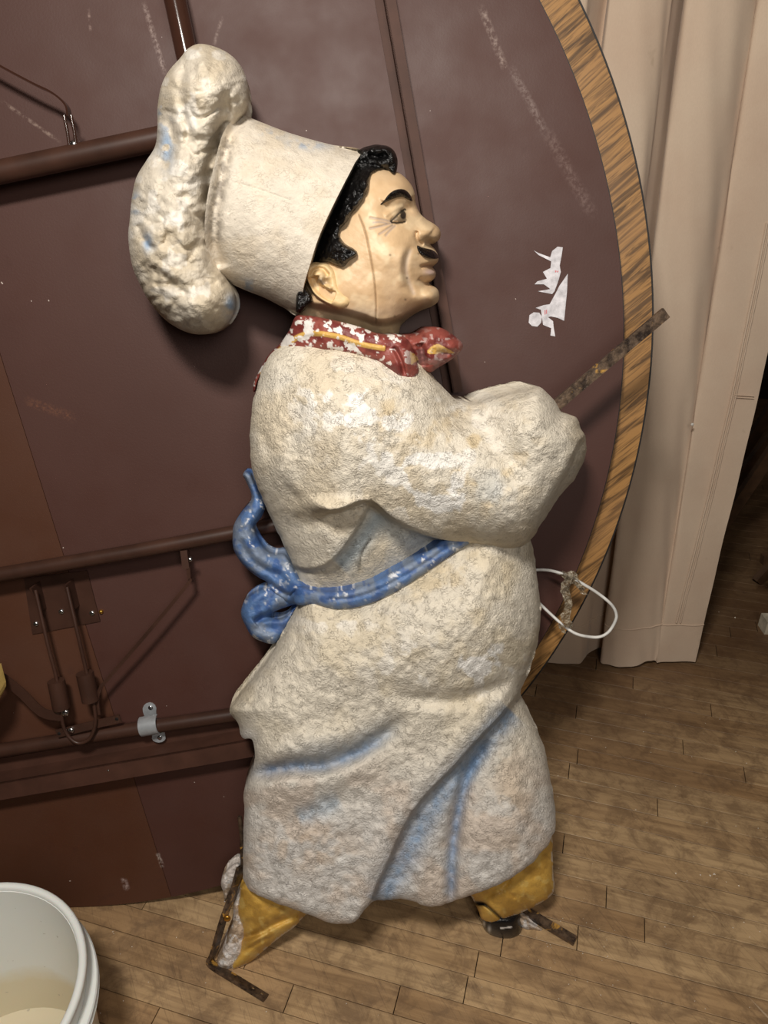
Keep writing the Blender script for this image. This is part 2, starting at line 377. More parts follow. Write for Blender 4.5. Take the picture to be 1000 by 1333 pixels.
for r in range(-30, 80):
    x = -2.9+random.random()*.8
    while x < 3.6:
        L = random.choice(LENS); o0 = bd*x+bn*(r*BW)
        s = np.array([o0+bd*L*k/6+bn*BW*j for k in range(7) for j in (0, 1)]); x += L
        if s[:, 0].min() < -2.55 or s[:, 0].max() > 3.35 or s[:, 1].max() > 4.4: continue
        q = s[(s-CZ)@Fv > .2]
        if not len(q): continue
        pq = proj(q); vis = (pq[:, 0] > -70) & (pq[:, 0] < 1090) & (pq[:, 1] < 1440) & (pq[:, 1] > 380)
        c = s.mean(0)
        if not vis.any(): continue
        if s[:, 0].max() < .25 and c[1] > 1.95: continue
        if c[1] > 2.45:
            me = board_mesh(L); Rm = np.array([bd, bn, [0, 0, 1]]).T
            farV.append(((np.array([v.co for v in me.vertices])@Rm.T)+o0+[0, 0, random.uniform(-.0006, 0)], [tuple(p.vertices) for p in me.polygons])); continue
        o = D.objects.new('floor_board', board_mesh(L)); COL.objects.link(o); o.parent = floor
        o.location = o0+np.array([0, 0, random.uniform(-.0007, 0)]); o.rotation_euler = (0, 0, BA); nb += 1
print('boards', nb, 'far', len(farV))
o = mk('far_floor_boards', *join(farV), M_FLOOR, smooth=False, parent=floor); o['kind'] = 'stuff'

# ------------------------------------------------------------------ curtain
YC = 1.865
def cx(px, y=YC, zpix=None):
    d = ray([px])[0]; t = y/d[1]; p = CZ+d*t; return p[0], p[2]
def curtain():
    # fold lines measured high up and at the hem: (x pixel at row 0, x pixel at row 860, depth offset)
    PR = [(570, .01, 450, .01), (630, -.012, 505, -.012), (690, .01, 560, .01), (720, 0, 600, 0), (758, 0, 640, 0), (768, .01, 655, .01), (772, .03, 662, .03), (790, .08, 678, .05), (792, 0, 682, 0), (800, -.018, 692, -.01),
          (835, -.028, 725, -.018), (862, -.02, 750, -.018), (873, 0, 760, -.004), (877, .025, 765, .02), (896, .085, 785, .06), (891, -.004, 781, -.008), (912, -.022, 794, -.027), (940, -.028, 812, -.032),
          (965, -.018, 832, -.03), (982, .014, 845, -.018), (992, .034, 852, -.010), (989, .004, 858, -.014), (1040, -.012, 880, -.010), (1110, -.016, 904, -.008)]
    tp = [q[:2] for q in PR]; bt = [q[2:] for q in PR]
    T = []; Bm = []
    for p, y in tp: T.append((cx((p, 0), YC+y)[0], YC+y))
    for p, y in bt: Bm.append((cx((p, 864), YC+y)[0], YC+y))
    zT = cx((900, 0))[1]; zB = .014
    T = smooth_line(np.array(T)*1000, step=1e9)/1000 if False else np.array(T); Bm = np.array(Bm)
    def dens(A):
        n = len(A); out = []
        for k in range(n-1):
            p = [A[max(k-1, 0)], A[k], A[k+1], A[min(k+2, n-1)]]
            for i in range(6):
                t = i/6; out.append(0.5*((2*p[1])+(-p[0]+p[2])*t+(2*p[0]-5*p[1]+4*p[2]-p[3])*t*t+(-p[0]+3*p[1]-3*p[2]+p[3])*t**3*1.0))
        out.append(A[-1]); return np.array(out)
    T = dens(T); Bm = dens(Bm); nc = len(T); nr = 90; V = []; ztop = 2.95
    for r in range(nr+1):
        z = zB+(ztop-zB)*r/nr; f = (z-zB)/(zT-zB)
        for c in range(nc):
            # the folds keep their upper shape and open out near the hem
            g = 1-(1-min(f, 1))**1.0 if f < 1 else f
            p = Bm[c]*(1-g)+T[c]*g if f <= 1 else T[c]+(T[c]-Bm[c])*(f-1)*.25
            w = .0025*math.sin(z*9+c*.35)+.0015*math.sin(z*23+c*.8)
            zz = z
            if r == 0: zz = z+.012*max(0, math.sin(c*.17+1.0))*.8
            V.append((p[0], p[1]+w, zz))
    n0 = len(V); V = V+[(x, y+.0025, z) for x, y, z in V]; F = []
    for r in range(nr):
        for c in range(nc-1):
            a = r*nc+c; F.append((a, a+1, a+nc+1, a+nc)); F.append((n0+a, n0+a+nc, n0+a+nc+1, n0+a+1))
    for c in range(nc-1): F.append((c, n0+c, n0+c+1, c+1))
    for r in range(nr):
        a = r*nc; F.append((a, a+nc, n0+a+nc, n0+a)); a += nc-1; F.append((a, n0+a, n0+a+nc, a+nc))
    rt = root('curtain', (.75, YC, 0), 'tan cloth stage curtain hanging in folds behind the round tables', 'curtain')
    mk('drape', V, F, M_CLOTH, rt)
    V = np.array(V)
    def surf(c, r): return V[r*nc+c]
    # turned hem with its stitch ridge, and the stitched selvage strip down the right side
    rr = 2*1
    hemr = 0
    zrow = lambda z: min(nr, max(0, int(round((z-zB)/(ztop-zB)*nr))))
    hz = cx((850, 813), YC-.01)[1]
    def on(cf, z):
        f = (z-zB)/(ztop-zB)*nr; r0 = int(min(nr-1, max(0, math.floor(f)))); u = f-r0; c0 = int(min(nc-2, math.floor(cf))); w = cf-c0
        return (surf(c0, r0)*(1-w)+surf(c0+1, r0)*w)*(1-u)+(surf(c0, r0+1)*(1-w)+surf(c0+1, r0+1)*w)*u
    L = [on(c, hz)+[0, -.0018, 0] for c in range(14, nc)]
    mk('hem_seam', *tube(L, .0016, 6, smooth=False), M_CLOTH, rt)
    def col_at(px):   # column whose surface projects to this pixel
        best = min(((abs(proj(V[r*nc+c])[0][0]-px[0])*1.0+abs(proj(V[r*nc+c])[0][1]-px[1])*1.0, c, V[r*nc+c][2]) for r in range(nr) for c in range(nc-30, nc)), key=lambda q: q[0]); return best[1], best[2]
    pts = smooth_line([(1000, 290), (978, 400), (953, 520), (925, 640), (900, 740), (882, 810)], step=8); nd = 0
    for dx, rad in ((-1.5, .0026), (3.5, .0022)):
        L = []
        for p in pts:
            c, z = col_at((p[0]+dx, p[1])); q = V[zrow(z)*nc+c]; d = ray([(p[0]+dx, p[1])])[0]; L.append(CZ+d*((q[1]-.002)/d[1]))
        L = np.array(L); L[:, 1] = np.convolve(np.pad(L[:, 1], 4, 'edge'), np.ones(9)/9, 'valid')-.002
        mk('selvage_seam', *tube(L, rad, 6, smooth=False), M_CLOTH, rt)
    for a, b in (((957, 514), (982, 516)), ((957, 517), (982, 519))):
        L = [CZ+ray([a])[0]*((YC-.019)/ray([a])[0][1]), CZ+ray([b])[0]*((YC-.019)/ray([b])[0][1])]
        mk('stitch_line', *tube(L, .001, 5, smooth=False), M_CLOTH, rt)
    p = cx((901, 552), YC-.030); mk('lint_speck', *disc(np.array([p[0], YC-.032, p[1]]), (0, -1, 0), .004, .003, 8), M_CABLE, rt)
curtain()

# ------------------------------------------------------------------ the two stacked round tables
RAD = 1.155; TC = TABLE.O+TABLE.V*RAD
def disc_mesh(C, R, n0, n1, seg=220, PL=TABLE):
    V = []; F = []
    for nn in (n0, n1):
        for k in range(seg): a = 2*math.pi*k/seg; V.append(C+PL.U*R*math.cos(a)+PL.V*R*math.sin(a)+PL.N*nn)
    F = [tuple(range(seg))[::-1], tuple(range(seg, 2*seg))]+[(k, (k+1) % seg, seg+(k+1) % seg, seg+k) for k in range(seg)]
    return V, F
TB = 'folding_table'
t1 = root(TB, tuple(TABLE.O), 'brown round folding table on edge, underside with steel rails facing out', 'table')
mk('tabletop', *disc_mesh(TC, RAD, -.026, -.0045), M_EDGE, t1, smooth=False)
# the brown facing, in two sheets that meet at a seam
sA, sB = TABLE.at((0, 460)), TABLE.at((222, 1164)); sd_ = (sB-sA)/np.linalg.norm(sB-sA); sn = np.cross(TABLE.N, sd_)
if sn@TABLE.U < 0: sn = -sn
def sheet(side, gap):
    P = []
    for k in range(720):
        a = 2*math.pi*k/720; p = TC+(RAD-.003)*(TABLE.U*math.cos(a)+TABLE.V*math.sin(a)); P.append(p)
    g = [((p-sA)@sn)*side-gap for p in P]; O2 = []
    for k in range(len(P)):
        a, b, ga, gb = P[k-1], P[k], g[k-1], g[k]
        if ga*gb < 0: O2.append(a+(b-a)*(ga/(ga-gb)))
        if gb > 0: O2.append(b)
    P = O2
    V, F = prism(P, TABLE.N*.0045); V = [v-TABLE.N*.0045 for v in V]; return V, F
def boardcol(V, c): return np.tile(slin(c), (len(V), 1))
V, F = sheet(1, .0006); mk('underside_sheet', V, F, M_BROWN, t1, smooth=False, col=boardcol(V, (74, 44, 36)))
V, F = sheet(-1, .0006); mk('underside_sheet', V, F, M_BROWN, t1, smooth=False, col=boardcol(V, (80, 47, 30)), label='redder brown hardboard sheet')
def TP(px, n): return TABLE.at(px, n)
def tl(pts, n):
    n = n if isinstance(n, (list, tuple)) else [n]*len(pts); return [TP(p, k) for p, k in zip(pts, n)]
def ttube(name, pts, n, r, mat=M_STEEL, smooth=True, parent=None, seg=14):
    return mk(name, *tube(tl(pts, n), r, seg, smooth), mat, parent or t1)
def tstrap(name, pts, n, w, th, mat=M_STEEL, parent=None, face=None, smooth=True):
    P = tl(pts, n); d = P[1]-P[0]; up = np.cross(TABLE.N, d) if face is None else face
    return mk(name, *tube(P, 0, smooth=smooth, flat=(up, w/2, th/2)), mat, parent or t1, smooth=False)
def angle_rail(name, a, b, n0, n1, wpx, flange_side):
    """an angle-iron rail: a face parallel to the top and a flange running back to it"""
    A, B = TP(a, n1), TP(b, n1); d = (B-A)/np.linalg.norm(B-A); w = np.cross(TABLE.N, d)*flange_side; N = TABLE.N; t = .003
    m = np.linalg.norm(A-CZ)/FPX*wpx
    def bx(p, q, e1, l1, e2, l2): return hexa([p, q, q+e1*l1, p+e1*l1], [p+e2*l2, q+e2*l2, q+e1*l1+e2*l2, p+e1*l1+e2*l2])
    M_RAIL = MR[0]
    g = join([bx(A, B, w, m, N, -t), bx(A, B, w, t, N, -(n1-n0)), bx(A-N*(n1-n0), B-N*(n1-n0), w, -m*.75, N, t)])
    return mk(name, *g, M_RAIL, t1, smooth=False)
MR = [simple('matt_brown_steel', (74, 48, 38), .6, 0, .25, 14, .25)]
# side rails and leg tubes
ttube('leg_tube', [(-110, 247), (0, 224), (100, 203), (200, 182), (300, 160)], .054, .0192, smooth=False, seg=20)
ttube('leg_tube', [(212, -70), (228, 0), (244, 75), (266, 170)], .046, .018, M_STEEL2, smooth=False, seg=20)
ttube('leg_tube', [(-110, 767), (0, 748), (175, 718), (345, 686), (400, 676)], .049, .0143, smooth=False, seg=20)
ttube('leg_tube', [(-110, 994), (0, 977), (150, 953), (300, 931), (430, 912)], .026, .0145, smooth=False, seg=20)
angle_rail('side_rail', (-110, 1038), (360, 957), 0.0, .050, 20, -1)
angle_rail('side_rail', (490, -60), (590, 512), 0.0, .028, 12, 1)
# fork brace at upper left
s = tstrap('brace_strap', [(-60, 52), (0, 86), (45, 110), (66, 120), (80, 130), (88, 140), (90, 152)], [.055, .055, .055, .055, .055, .055, .055], .016, .003, M_STEEL2, face=TABLE.N)
for dx in (-4.5, 4.5): ttube('fork_prong', [(88+dx, 150), (92+dx, 170), (95+dx, 190)], .062, .0028, M_STEEL2, smooth=False)
mk('fork_bolt', *disc(TP((96, 188), .062), TABLE.N, .006, .004), M_SCREW, t1)
# hinge plate with screws under the second leg
P = [TP(p, 0.0) for p in ((32, 752), (114, 742), (131, 808), (43, 825))]; pl = mk('hinge_plate', *prism(P, TABLE.N*.0035), M_STEEL, t1, smooth=False)
for p in ((47, 812), (80, 796), (120, 798)): mk('screw', *disc(TP(p, .003), TABLE.N, .0055, .004), M_SCREW, pl)
for p, ax in (((55, 780), 0), ((98, 777), 0)):
    A = TP((p[0]-4, p[1]-24), 0); B = TP((p[0]+4, p[1]+10), 0); mk('hinge_ear', *prism([A, B, B+TABLE.N*.03, A+TABLE.N*.045], TABLE.U*.004), M_STEEL, t1, smooth=False)
mk('brass_screw', *disc(TP((132, 796), 0), TABLE.N, .0045, .006), M_BRASS, t1)
ttube('lock_rod', [(46, 768), (62, 838), (74, 885), (79, 925), (85, 952), (100, 967), (116, 962), (124, 942), (122, 915), (112, 872), (100, 820), (87, 764)], [.04, .05, .05, .05, .05, .05, .05, .05, .05, .05, .05, .04], .0036, M_STEEL)
for c in (((73, 886), (80, 922)), ((110, 876), (118, 912))):
    ttube('sleeve_barrel', c, .05, .0165, M_STEEL, smooth=False, seg=24)
tstrap('brace_strap', [(-60, 838), (0, 880), (28, 902), (48, 922), (62, 930), (80, 932)], [.052]*6, .020, .003, M_STEEL)
mk('brace_bolt', *disc(TP((85, 927), .055), TABLE.N, .008, .006), M_SCREW, t1)
cpl = tstrap('cross_plate', [(74, 955), (115, 945), (157, 935)], [.042]*3, .017, .003, M_STEEL, smooth=False)
for p, m in (((93, 950), M_SCREW), ((152, 936), M_EDGE), ((77, 955), M_EDGE)): mk('bolt' if m is M_SCREW else 'hole', *disc(TP(p, .0435), TABLE.N, .0065 if m is M_SCREW else .0035, .006 if m is M_SCREW else .0008), m, cpl)
tstrap('brace_clip', [(240, 716), (243, 740)], [.050, .054], .013, .012, M_STEEL, smooth=False)
mk('clip_bolt', *disc(TP((247, 728), .056), TABLE.U, .005, .006), M_SCREW, t1)
tstrap('long_brace', [(245, 738), (246, 752), (243, 762), (192, 824), (140, 884), (130, 898), (127, 912), (129, 930)], [.056, .056, .056, .056, .05, .048, .046, .044], .007, .004, M_STEEL)
# zinc pipe clamp
cl = mk('pipe_clamp', *prism([TP((195+9*math.cos(a), 923+9*math.sin(a)), 0.0) for a in np.linspace(math.pi*.9, math.pi*2.1, 9)]+[TP((204, 934), 0), TP((189, 934), 0)], TABLE.N*.002), M_ZINC, t1, smooth=False)
mk('clamp_tab', *prism([TP((207+9*math.cos(a), 960+6*math.sin(a)), 0.012) for a in np.linspace(-.1*math.pi, 1.1*math.pi, 9)]+[TP((198, 952), .012), TP((214, 950), .012)], TABLE.N*.002), M_ZINC, cl, smooth=False)
def saddle():
    c0 = TP((184, 946), .026); c1 = TP((207, 942), .026); d = (c1-c0); s_ = d/np.linalg.norm(d); v = np.cross(TABLE.N, s_); V = []; F = []; n = 15
    for c in (c0, c1):
        for rr in (.0180, .0200):
            for k in range(n): a = math.pi*k/(n-1)*1.16-.08*math.pi; V.append(c+v*math.cos(a)*rr*1.0+TABLE.N*math.sin(a)*rr)
    for k in range(n-1):
        F += [(n+k, n+k+1, 3*n+k+1, 3*n+k), (k+1, k, 2*n+k, 2*n+k+1), (k, k+1, n+k+1, n+k), (2*n+k+1, 2*n+k, 3*n+k, 3*n+k+1)]
    return V, F
mk('saddle', *saddle(), M_ZINC, cl)
mk('screw', *disc(TP((196, 921), .002), TABLE.N, .005, .003), M_SCREW, cl); mk('screw', *disc(TP((208, 960), .014), TABLE.N, .005, .003), M_SCREW, cl)
mk('screw', *disc(TP((136, 991), .004), TABLE.N, .0048, .004), M_SCREW, t1); mk('screw', *disc(TP((141, 1003), .05), TABLE.N, .0022, .002), M_SCREW, t1)
# torn paper label
def lp(L): return [TP((660+x/4.167, 300+y/4.167), .0005) for x, y in L]
lab = [[(145, 108), (170, 122), (235, 146), (245, 112), (275, 88), (303, 92), (296, 140), (286, 190), (292, 225), (280, 270), (258, 330), (245, 345), (168, 330), (236, 318), (200, 292), (150, 292), (165, 276), (217, 262), (195, 225), (236, 204), (240, 168), (172, 134)],
       [(330, 235), (326, 330), (310, 490), (275, 474), (238, 466), (222, 470), (232, 400), (262, 345), (285, 300)],
       [(232, 400), (222, 470), (250, 492), (254, 530), (262, 575), (236, 570), (240, 530), (196, 512), (190, 470), (184, 430), (155, 420), (200, 405)],
       [(118, 500), (122, 460), (145, 444), (175, 446), (190, 468), (186, 500), (165, 522), (135, 518)]]
lb = mk('torn_label', *join([prism(lp(L), TABLE.N*.0007) for L in lab]), M_LABEL, t1, smooth=False, label='torn remains of a white paper sticker')
M_RP = simple('faded_red_ink', (200, 120, 125), .8)
for L in ([(204, 432), (209, 432), (209, 456), (204, 456)], [(212, 430), (217, 430), (217, 452), (212, 452)], [(260, 218), (268, 216), (268, 226), (261, 228)], [(271, 220), (279, 218), (278, 226), (272, 228)]): mk('red_print', *prism(lp(L), TABLE.N*.0010), M_RP, lb, smooth=False)

# second table behind it, woodgrain face outward
OUT = np.array([(752.5, 0), (786, 71), (805, 124), (827.5, 191), (842.5, 262), (850, 330), (852, 394), (849, 480), (841.6, 537.6), (827, 606), (798, 710), (762, 786), (737, 822), (676, 900)])
Hh = TABLE.hit(OUT, -.034); qa = (Hh-TABLE.O)@TABLE.U; qb = (Hh-TABLE.O)@TABLE.V
A_ = np.stack([2*qa, 2*qb, np.ones_like(qa)], 1); sol = np.linalg.lstsq(A_, qa**2+qb**2, rcond=None)[0]; R2 = math.sqrt(sol[2]+sol[0]**2+sol[1]**2)
# keep it standing on the floor: centre height equals the radius, least squares for the rest
best = None
for R_ in np.linspace(1.0, 1.4, 81):
    for ca in np.linspace(sol[0]-.3, sol[0]+.3, 121):
        cb = R_-.009; e = np.abs(np.hypot(qa-ca, qb-cb)-R_).mean()
        if best is None or e < best[0]: best = (e, R_, ca, cb)
print('second table', R2, sol[:2], best)
_, R2, ca, cb = best
C2 = TABLE.O+TABLE.U*ca+TABLE.V*cb
t2 = root(TB, tuple(TABLE.O+TABLE.U*ca-TABLE.N*.06+np.array([0, 0, .0])), 'round folding table with woodgrain laminate top, standing behind the brown underside', 'table')
mk('tabletop', *disc_mesh(C2, R2-.003, -.058, -.034), M_LAM, t2, smooth=False)
def ring(C, R, r0, n0, n1, seg=220):
    V = []; F = []
    for k in range(seg):
        a = 2*math.pi*k/seg; e = TABLE.U*math.cos(a)+TABLE.V*math.sin(a)
        for rr, nn in ((R, n0), (R+r0, n0), (R+r0, n1), (R, n1)): V.append(C+e*rr+TABLE.N*nn)
    for k in range(seg):
        for j in range(4): F.append((k*4+j, k*4+(j+1) % 4, ((k+1) % seg)*4+(j+1) % 4, ((k+1) % seg)*4+j))
    return V, F
mk('edge_band', *ring(C2, R2-.003, .003, -.059, -.033), M_EDGE, t2, smooth=False)

# ------------------------------------------------------------------ relief sculpting for the statue
def relief(name, outline, hfun, cfun, mat, parent, step=2.0, rim=None, back=0.0, holes=(), ragged=0.0, rag_scale=9, smooth_out=True, label=None, PL=CHEF, blur=3.0):
    """a solid carved in relief: a front surface of height hfun over the flat back, straight sides behind its rim"""
    OL = smooth_line(outline, True, 2.5) if smooth_out else np.array(outline, float)
    if ragged:
        k = np.arange(len(OL)); OL = OL+np.stack([fbm(OL, rag_scale, 2, 31)-.5, fbm(OL, rag_scale, 2, 57)-.5], 1)*2*ragged
    HO = [smooth_line(h, True, 2.0) for h in holes]
    x0, y0 = OL.min(0)-step; x1, y1 = OL.max(0)+step; nx = int((x1-x0)/step)+2; ny = int((y1-y0)/step)+2
    gx, gy = np.meshgrid(x0+np.arange(nx)*step, y0+np.arange(ny)*step); G = np.stack([gx.ravel(), gy.ravel()], 1)
    cc = (G.reshape(ny, nx, 2)[:-1, :-1]+step/2).reshape(-1, 2); ins = inside(cc, OL)
    for h in HO: ins &= ~inside(cc, h)
    ins = ins.reshape(ny-1, nx-1)
    # drop single-cell whiskers
    pad = np.pad(ins, 1); nbr = pad[:-2, 1:-1].astype(int)+pad[2:, 1:-1]+pad[1:-1, :-2]+pad[1:-1, 2:]; ins &= nbr >= 2
    jj, ii = np.nonzero(ins); a = jj*nx+ii; Q = np.stack([a, a+nx, a+nx+1, a+1], 1)
    E = np.concatenate([Q[:, [0, 1]], Q[:, [1, 2]], Q[:, [2, 3]], Q[:, [3, 0]]])
    key = E.min(1)*10000000+E.max(1); u, idx, cnt = np.unique(key, return_index=True, return_counts=True); BE = E[idx[cnt == 1]]
    used = np.unique(Q); rm = -np.ones(nx*ny, int); rm[used] = np.arange(len(used)); P = G[used].copy(); Q = rm[Q]; BE = rm[BE]
    bv = np.unique(BE); allL = [OL]+HO; bd_ = np.full(len(bv), 1e9); bp = np.zeros((len(bv), 2))
    for L in allL:
        d, c, _, _ = seg_d(P[bv], L, True); w = d < bd_; bd_[w] = d[w]; bp[w] = c[w]
    P[bv] = bp
    dd = np.full(len(P), 1e9)
    for L in allL: dd = np.minimum(dd, seg_d(P, L, True)[0])
    dd[bv] = 0
    # round off the ridge lines that distance fields leave along their medial axes
    g2 = np.zeros(nx*ny); g2[used] = dd; g2 = g2.reshape(ny, nx); rr_ = max(1, int(blur/step))
    for _ in range(3):
        for ax in (0, 1):
            pd = np.pad(g2, [(rr_, rr_) if a_ == ax else (0, 0) for a_ in (0, 1)], 'edge'); cs = np.cumsum(pd, axis=ax); z0 = np.zeros_like(np.take(cs, [0], axis=ax)); cs = np.concatenate([z0, cs], axis=ax); k_ = 2*rr_+1; L_ = g2.shape[ax]
            g2 = (np.take(cs, range(k_, k_+L_), axis=ax)-np.take(cs, range(0, L_), axis=ax))/k_
    bl = g2.ravel()[used]; dd = dd*(1-sm(blur*.4, blur*2.2, dd))+bl*sm(blur*.4, blur*2.2, dd)
    n = np.maximum(hfun(P, dd), back+.001)
    if rim is not None: n[bv] = np.maximum(n[bv], back+.001)
    FV = PL.hit(P, n); BV = FV-(n-back)[:, None]*PL.N
    V = np.concatenate([FV, BV]); m = len(P); Fs = Q[:, ::1].tolist()+(Q[:, ::-1]+m).tolist()
    Fs += [[int(e[1]), int(e[0]), int(e[0])+m, int(e[1])+m] for e in BE]
    C = cfun(P, dd); C = np.concatenate([C, C])
    ob = mk(name, V, Fs, mat, parent, col=C, label=label)
    me = ob.data; ev = np.empty(len(me.edges)*2, np.int32); me.edges.foreach_get('vertices', ev); ev = ev.reshape(-1, 2)
    onb = np.zeros(len(V), bool); onb[bv] = True; sh = onb[ev[:, 0]] & onb[ev[:, 1]]
    at_ = me.attributes.new('sharp_edge', 'BOOLEAN', 'EDGE'); at_.data.foreach_set('value', sh)
    return ob
def cmix(a, b, f): return a*(1-f)[:, None]+np.asarray(b)*f[:, None]
def flat(P, c): return np.tile(slin(c), (len(P), 1))

# ---- body heights (metres above the flat back), all measured on the photograph
ARM = [(320, 640), (360, 652), (394, 661), (415, 667), (446, 663), (472, 653), (488, 657), (509, 675), (540, 691), (576, 703), (613, 711), (644, 717), (670, 716), (700, 712)]
POCK = bool(stepline(np.array([[420., 700.], [520., 720.]]), [(484, 640), (478, 662), (464, 690), (446, 717), (424, 736), (395, 742), (372, 730)], 3)[0] > .5)
def jacket_h(P, d):
    h = .035+inflate(d, 120-78*sm(625, 705, P[:, 0]), .135)-.02*sm(650, 740, P[:, 0])
    x = P[:, 0]; dist, _, t, s = seg_d(P, smooth_line(ARM)); sgn = -s*dist
    w = 3+np.clip(430-x, 0, 200)*.6
    h = h+.066*sm(-1, 1, sgn/w)+np.where(sgn > 0, inflate(sgn, 70, .022), 0)*sm(380, 460, x)
    # hanging fold of the sleeve under the arm
    pk = stepline(P, [(484, 640), (478, 662), (464, 690), (446, 717), (424, 736), (395, 742), (372, 730)], 3)
    # the pocket bulges left/above of that line
    lx = sm(330, 440, x)*(1-sm(500, 520, x))*sm(640, 668, P[:, 1])*(1-sm(735, 760, P[:, 1]))
    h = h+.034*(pk if POCK else 1-pk)*lx
    h = h+.012*gauss(P, (425, 700), (30, 26))-.005*valley(P, [(362, 622), (376, 638), (392, 654)], 7)
    # chest hollow between shoulder and forearm, elbow and cuff
    h = h-.026*valley(P, [(568, 500), (600, 532), (635, 560), (660, 595), (668, 640)], 24, .25)
    h = h+.016*gauss(P, (640, 670), (46, 34))+.020*gauss(P, (470, 570), (80, 70))
    h = h+.014*gauss(P, (700, 560), (30, 40))
    cuff = [(766, 560), (750, 585), (739, 612), (722, 646), (706, 672), (690, 705)]
    c = stepline(P, cuff, 3.0); CUFFS = bool(stepline(np.array([[762., 600.], [660., 600.]]), cuff, 3)[0] > .5); h = h-.032*(c if CUFFS else 1-c)*sm(660, 700, x)
    h = h+.006*valley(P, [(745, 580), (732, 612), (714, 645), (698, 675)], 7)
    h = h-.006*valley(P, [(340, 560), (352, 600), (350, 640)], 8)-.005*valley(P, [(395, 520), (380, 560), (385, 600)], 12)
    # cracks
    h = h-.006*valley(P, [(484, 700), (474, 714), (469, 728), (468, 746)], 1.5, .05)
    h = h+(fbm(P, 30, 2, 3)-.5)*.006+(fbm(P, 9, 3, 5)-.5)*.0062
    return h
DIAG = [(690, 890), (673, 907), (654, 931), (626, 960), (592, 998), (563, 1027), (539, 1056), (520, 1090), (506, 1123), (488, 1162), (482, 1200)]
def skirt_h(P, d):
    x, y = P[:, 0], P[:, 1]; low = sm(880, 1160, y)
    dR = seg_d(P, smooth_line([(690, 680), (693, 710), (703, 775), (701, 830), (683, 888), (684, 915), (708, 972), (721, 1040), (728, 1085), (732, 1130)]))[0]
    dL = seg_d(P, smooth_line([(400, 770), (386, 787), (357, 845), (309, 907), (299, 924), (312, 950), (322, 990), (317, 1032), (316, 1125), (314, 1170)]))[0]
    dT, _, _, sT = seg_d(P, smooth_line([(370, 783), (386, 787), (410, 789), (441, 793), (477, 787), (514, 771), (556, 745), (595, 714), (640, 672)])); dT = np.where(sT > 0, dT, 0)
    h = .018+.055*low+np.minimum(np.minimum(inflate(dR, 110, 1.0), inflate(dL, 85, 1.0)), inflate(dT+26, 120, 1.0))*(.135-.060*low)+inflate(d, 10, .014)
    h = h+.050*gauss(P, (600, 815), (120, 95))+.010*gauss(P, (470, 850), (110, 60))
    # belly rolls over the thigh
    h = h-.018*valley(P, [(490, 892), (515, 899), (540, 908), (580, 912), (630, 903), (680, 880)], 11, .3)
    # front panel over back panel
    st = stepline(P, DIAG, 2.6); lim = sm(880, 915, y)
    pan = stepline(P, DIAG, 40)
    h = h-.040*(1-stepline(P, DIAG, 5))*lim if False else h-.038*(st if SIDE else 1-st)*lim
    dist, _, t, s = seg_d(P, smooth_line(DIAG)); right = (s*dist if SIDE is False else -s*dist)
    h = h+.026*sm(20, 110, np.where(right > 0, right, 0))*lim
    h = h+.012*np.exp(-((np.where(right < 0, -right, 99)-16)/16)**2)*lim
    # grooves
    h = h-.030*valley(P, [(310, 1009), (340, 1006), (376, 999), (424, 996), (462, 982), (496, 961), (520, 941), (536, 920)], 11, .2)
    h = h+.013*valley(P, [(315, 985), (376, 975), (430, 962), (480, 935)], 16, .3)+.012*valley(P, [(320, 1030), (390, 1022), (440, 1010), (500, 975)], 15, .3)
    h = h-.010*valley(P, [(340, 1082), (390, 1064), (440, 1046), (480, 1020)], 14, .3)
    h = h-.024*valley(P, [(640, 962), (620, 990), (606, 1020), (598, 1050), (592, 1085), (588, 1128), (587, 1172), (587, 1190)], 9, .1)
    h = h+.012*valley(P, [(600, 1010), (575, 1060), (555, 1120), (545, 1175)], 15, .15)
    h = h+.012*gauss(P, (665, 1040), (30, 80))
    h = h-.012*valley(P, [(690, 880), (682, 900), (672, 915)], 10, .2)
    h = h+(fbm(P, 30, 2, 13)-.5)*.005+(fbm(P, 9, 3, 15)-.5)*.0085
    return h
SIDE = True
_t = stepline(np.array([[700., 1050.], [400., 1050.]]), DIAG, 4); SIDE = bool(_t[0] > _t[1])
CREAM = slin((222, 213, 196)); WHITE = slin((244, 241, 235)); OCH = slin((208, 186, 146)); PBLUE = slin((120, 148, 184)); PINK = slin((212, 196, 180)); LBLUE = slin((184, 196, 204)); GREY = slin((214, 210, 206))
def jacket_c(P, d):
    c = np.tile(CREAM, (len(P), 1)); c = cmix(c, slin((216, 203, 180)), sm(.40, .66, fbm(P, 60, 4, 21)))
    c = cmix(c, OCH, .75*sm(.52, .72, fbm(P, 22, 4, 23))*np.clip(gauss(P, (620, 590), (80, 70))+gauss(P, (500, 540), (60, 40))*.7, 0, 1))
    c = cmix(c, WHITE, .9*sm(.56, .62, fbm(P, 26, 4, 25))*np.clip(gauss(P, (540, 580), (90, 70))+gauss(P, (580, 650), (50, 30))+gauss(P, (440, 520), (60, 40)), 0, 1))
    c = cmix(c, LBLUE, .4*gauss(P, (640, 640), (26, 30))*sm(.4, .6, fbm(P, 14, 3, 27)))
    c = cmix(c, slin((170, 188, 200)), .75*valley(P, [(496, 668), (478, 694), (460, 718), (440, 738)], 14, .1))
    c = cmix(c, slin((196, 204, 206)), .6*valley(P, [(488, 665), (510, 690), (545, 706), (570, 716)], 12, .2))
    c = cmix(c, slin((120, 104, 84)), .5*sm(.6, .7, fbm(P, 6, 3, 29))*(gauss(P, (430, 712), (22, 14))+gauss(P, (580, 545), (120, 18))*.5))
    c = cmix(c, slin((60, 50, 40)), .8*valley(P, [(484, 700), (474, 714), (469, 728), (468, 746)], 1.3, .05))
    return c
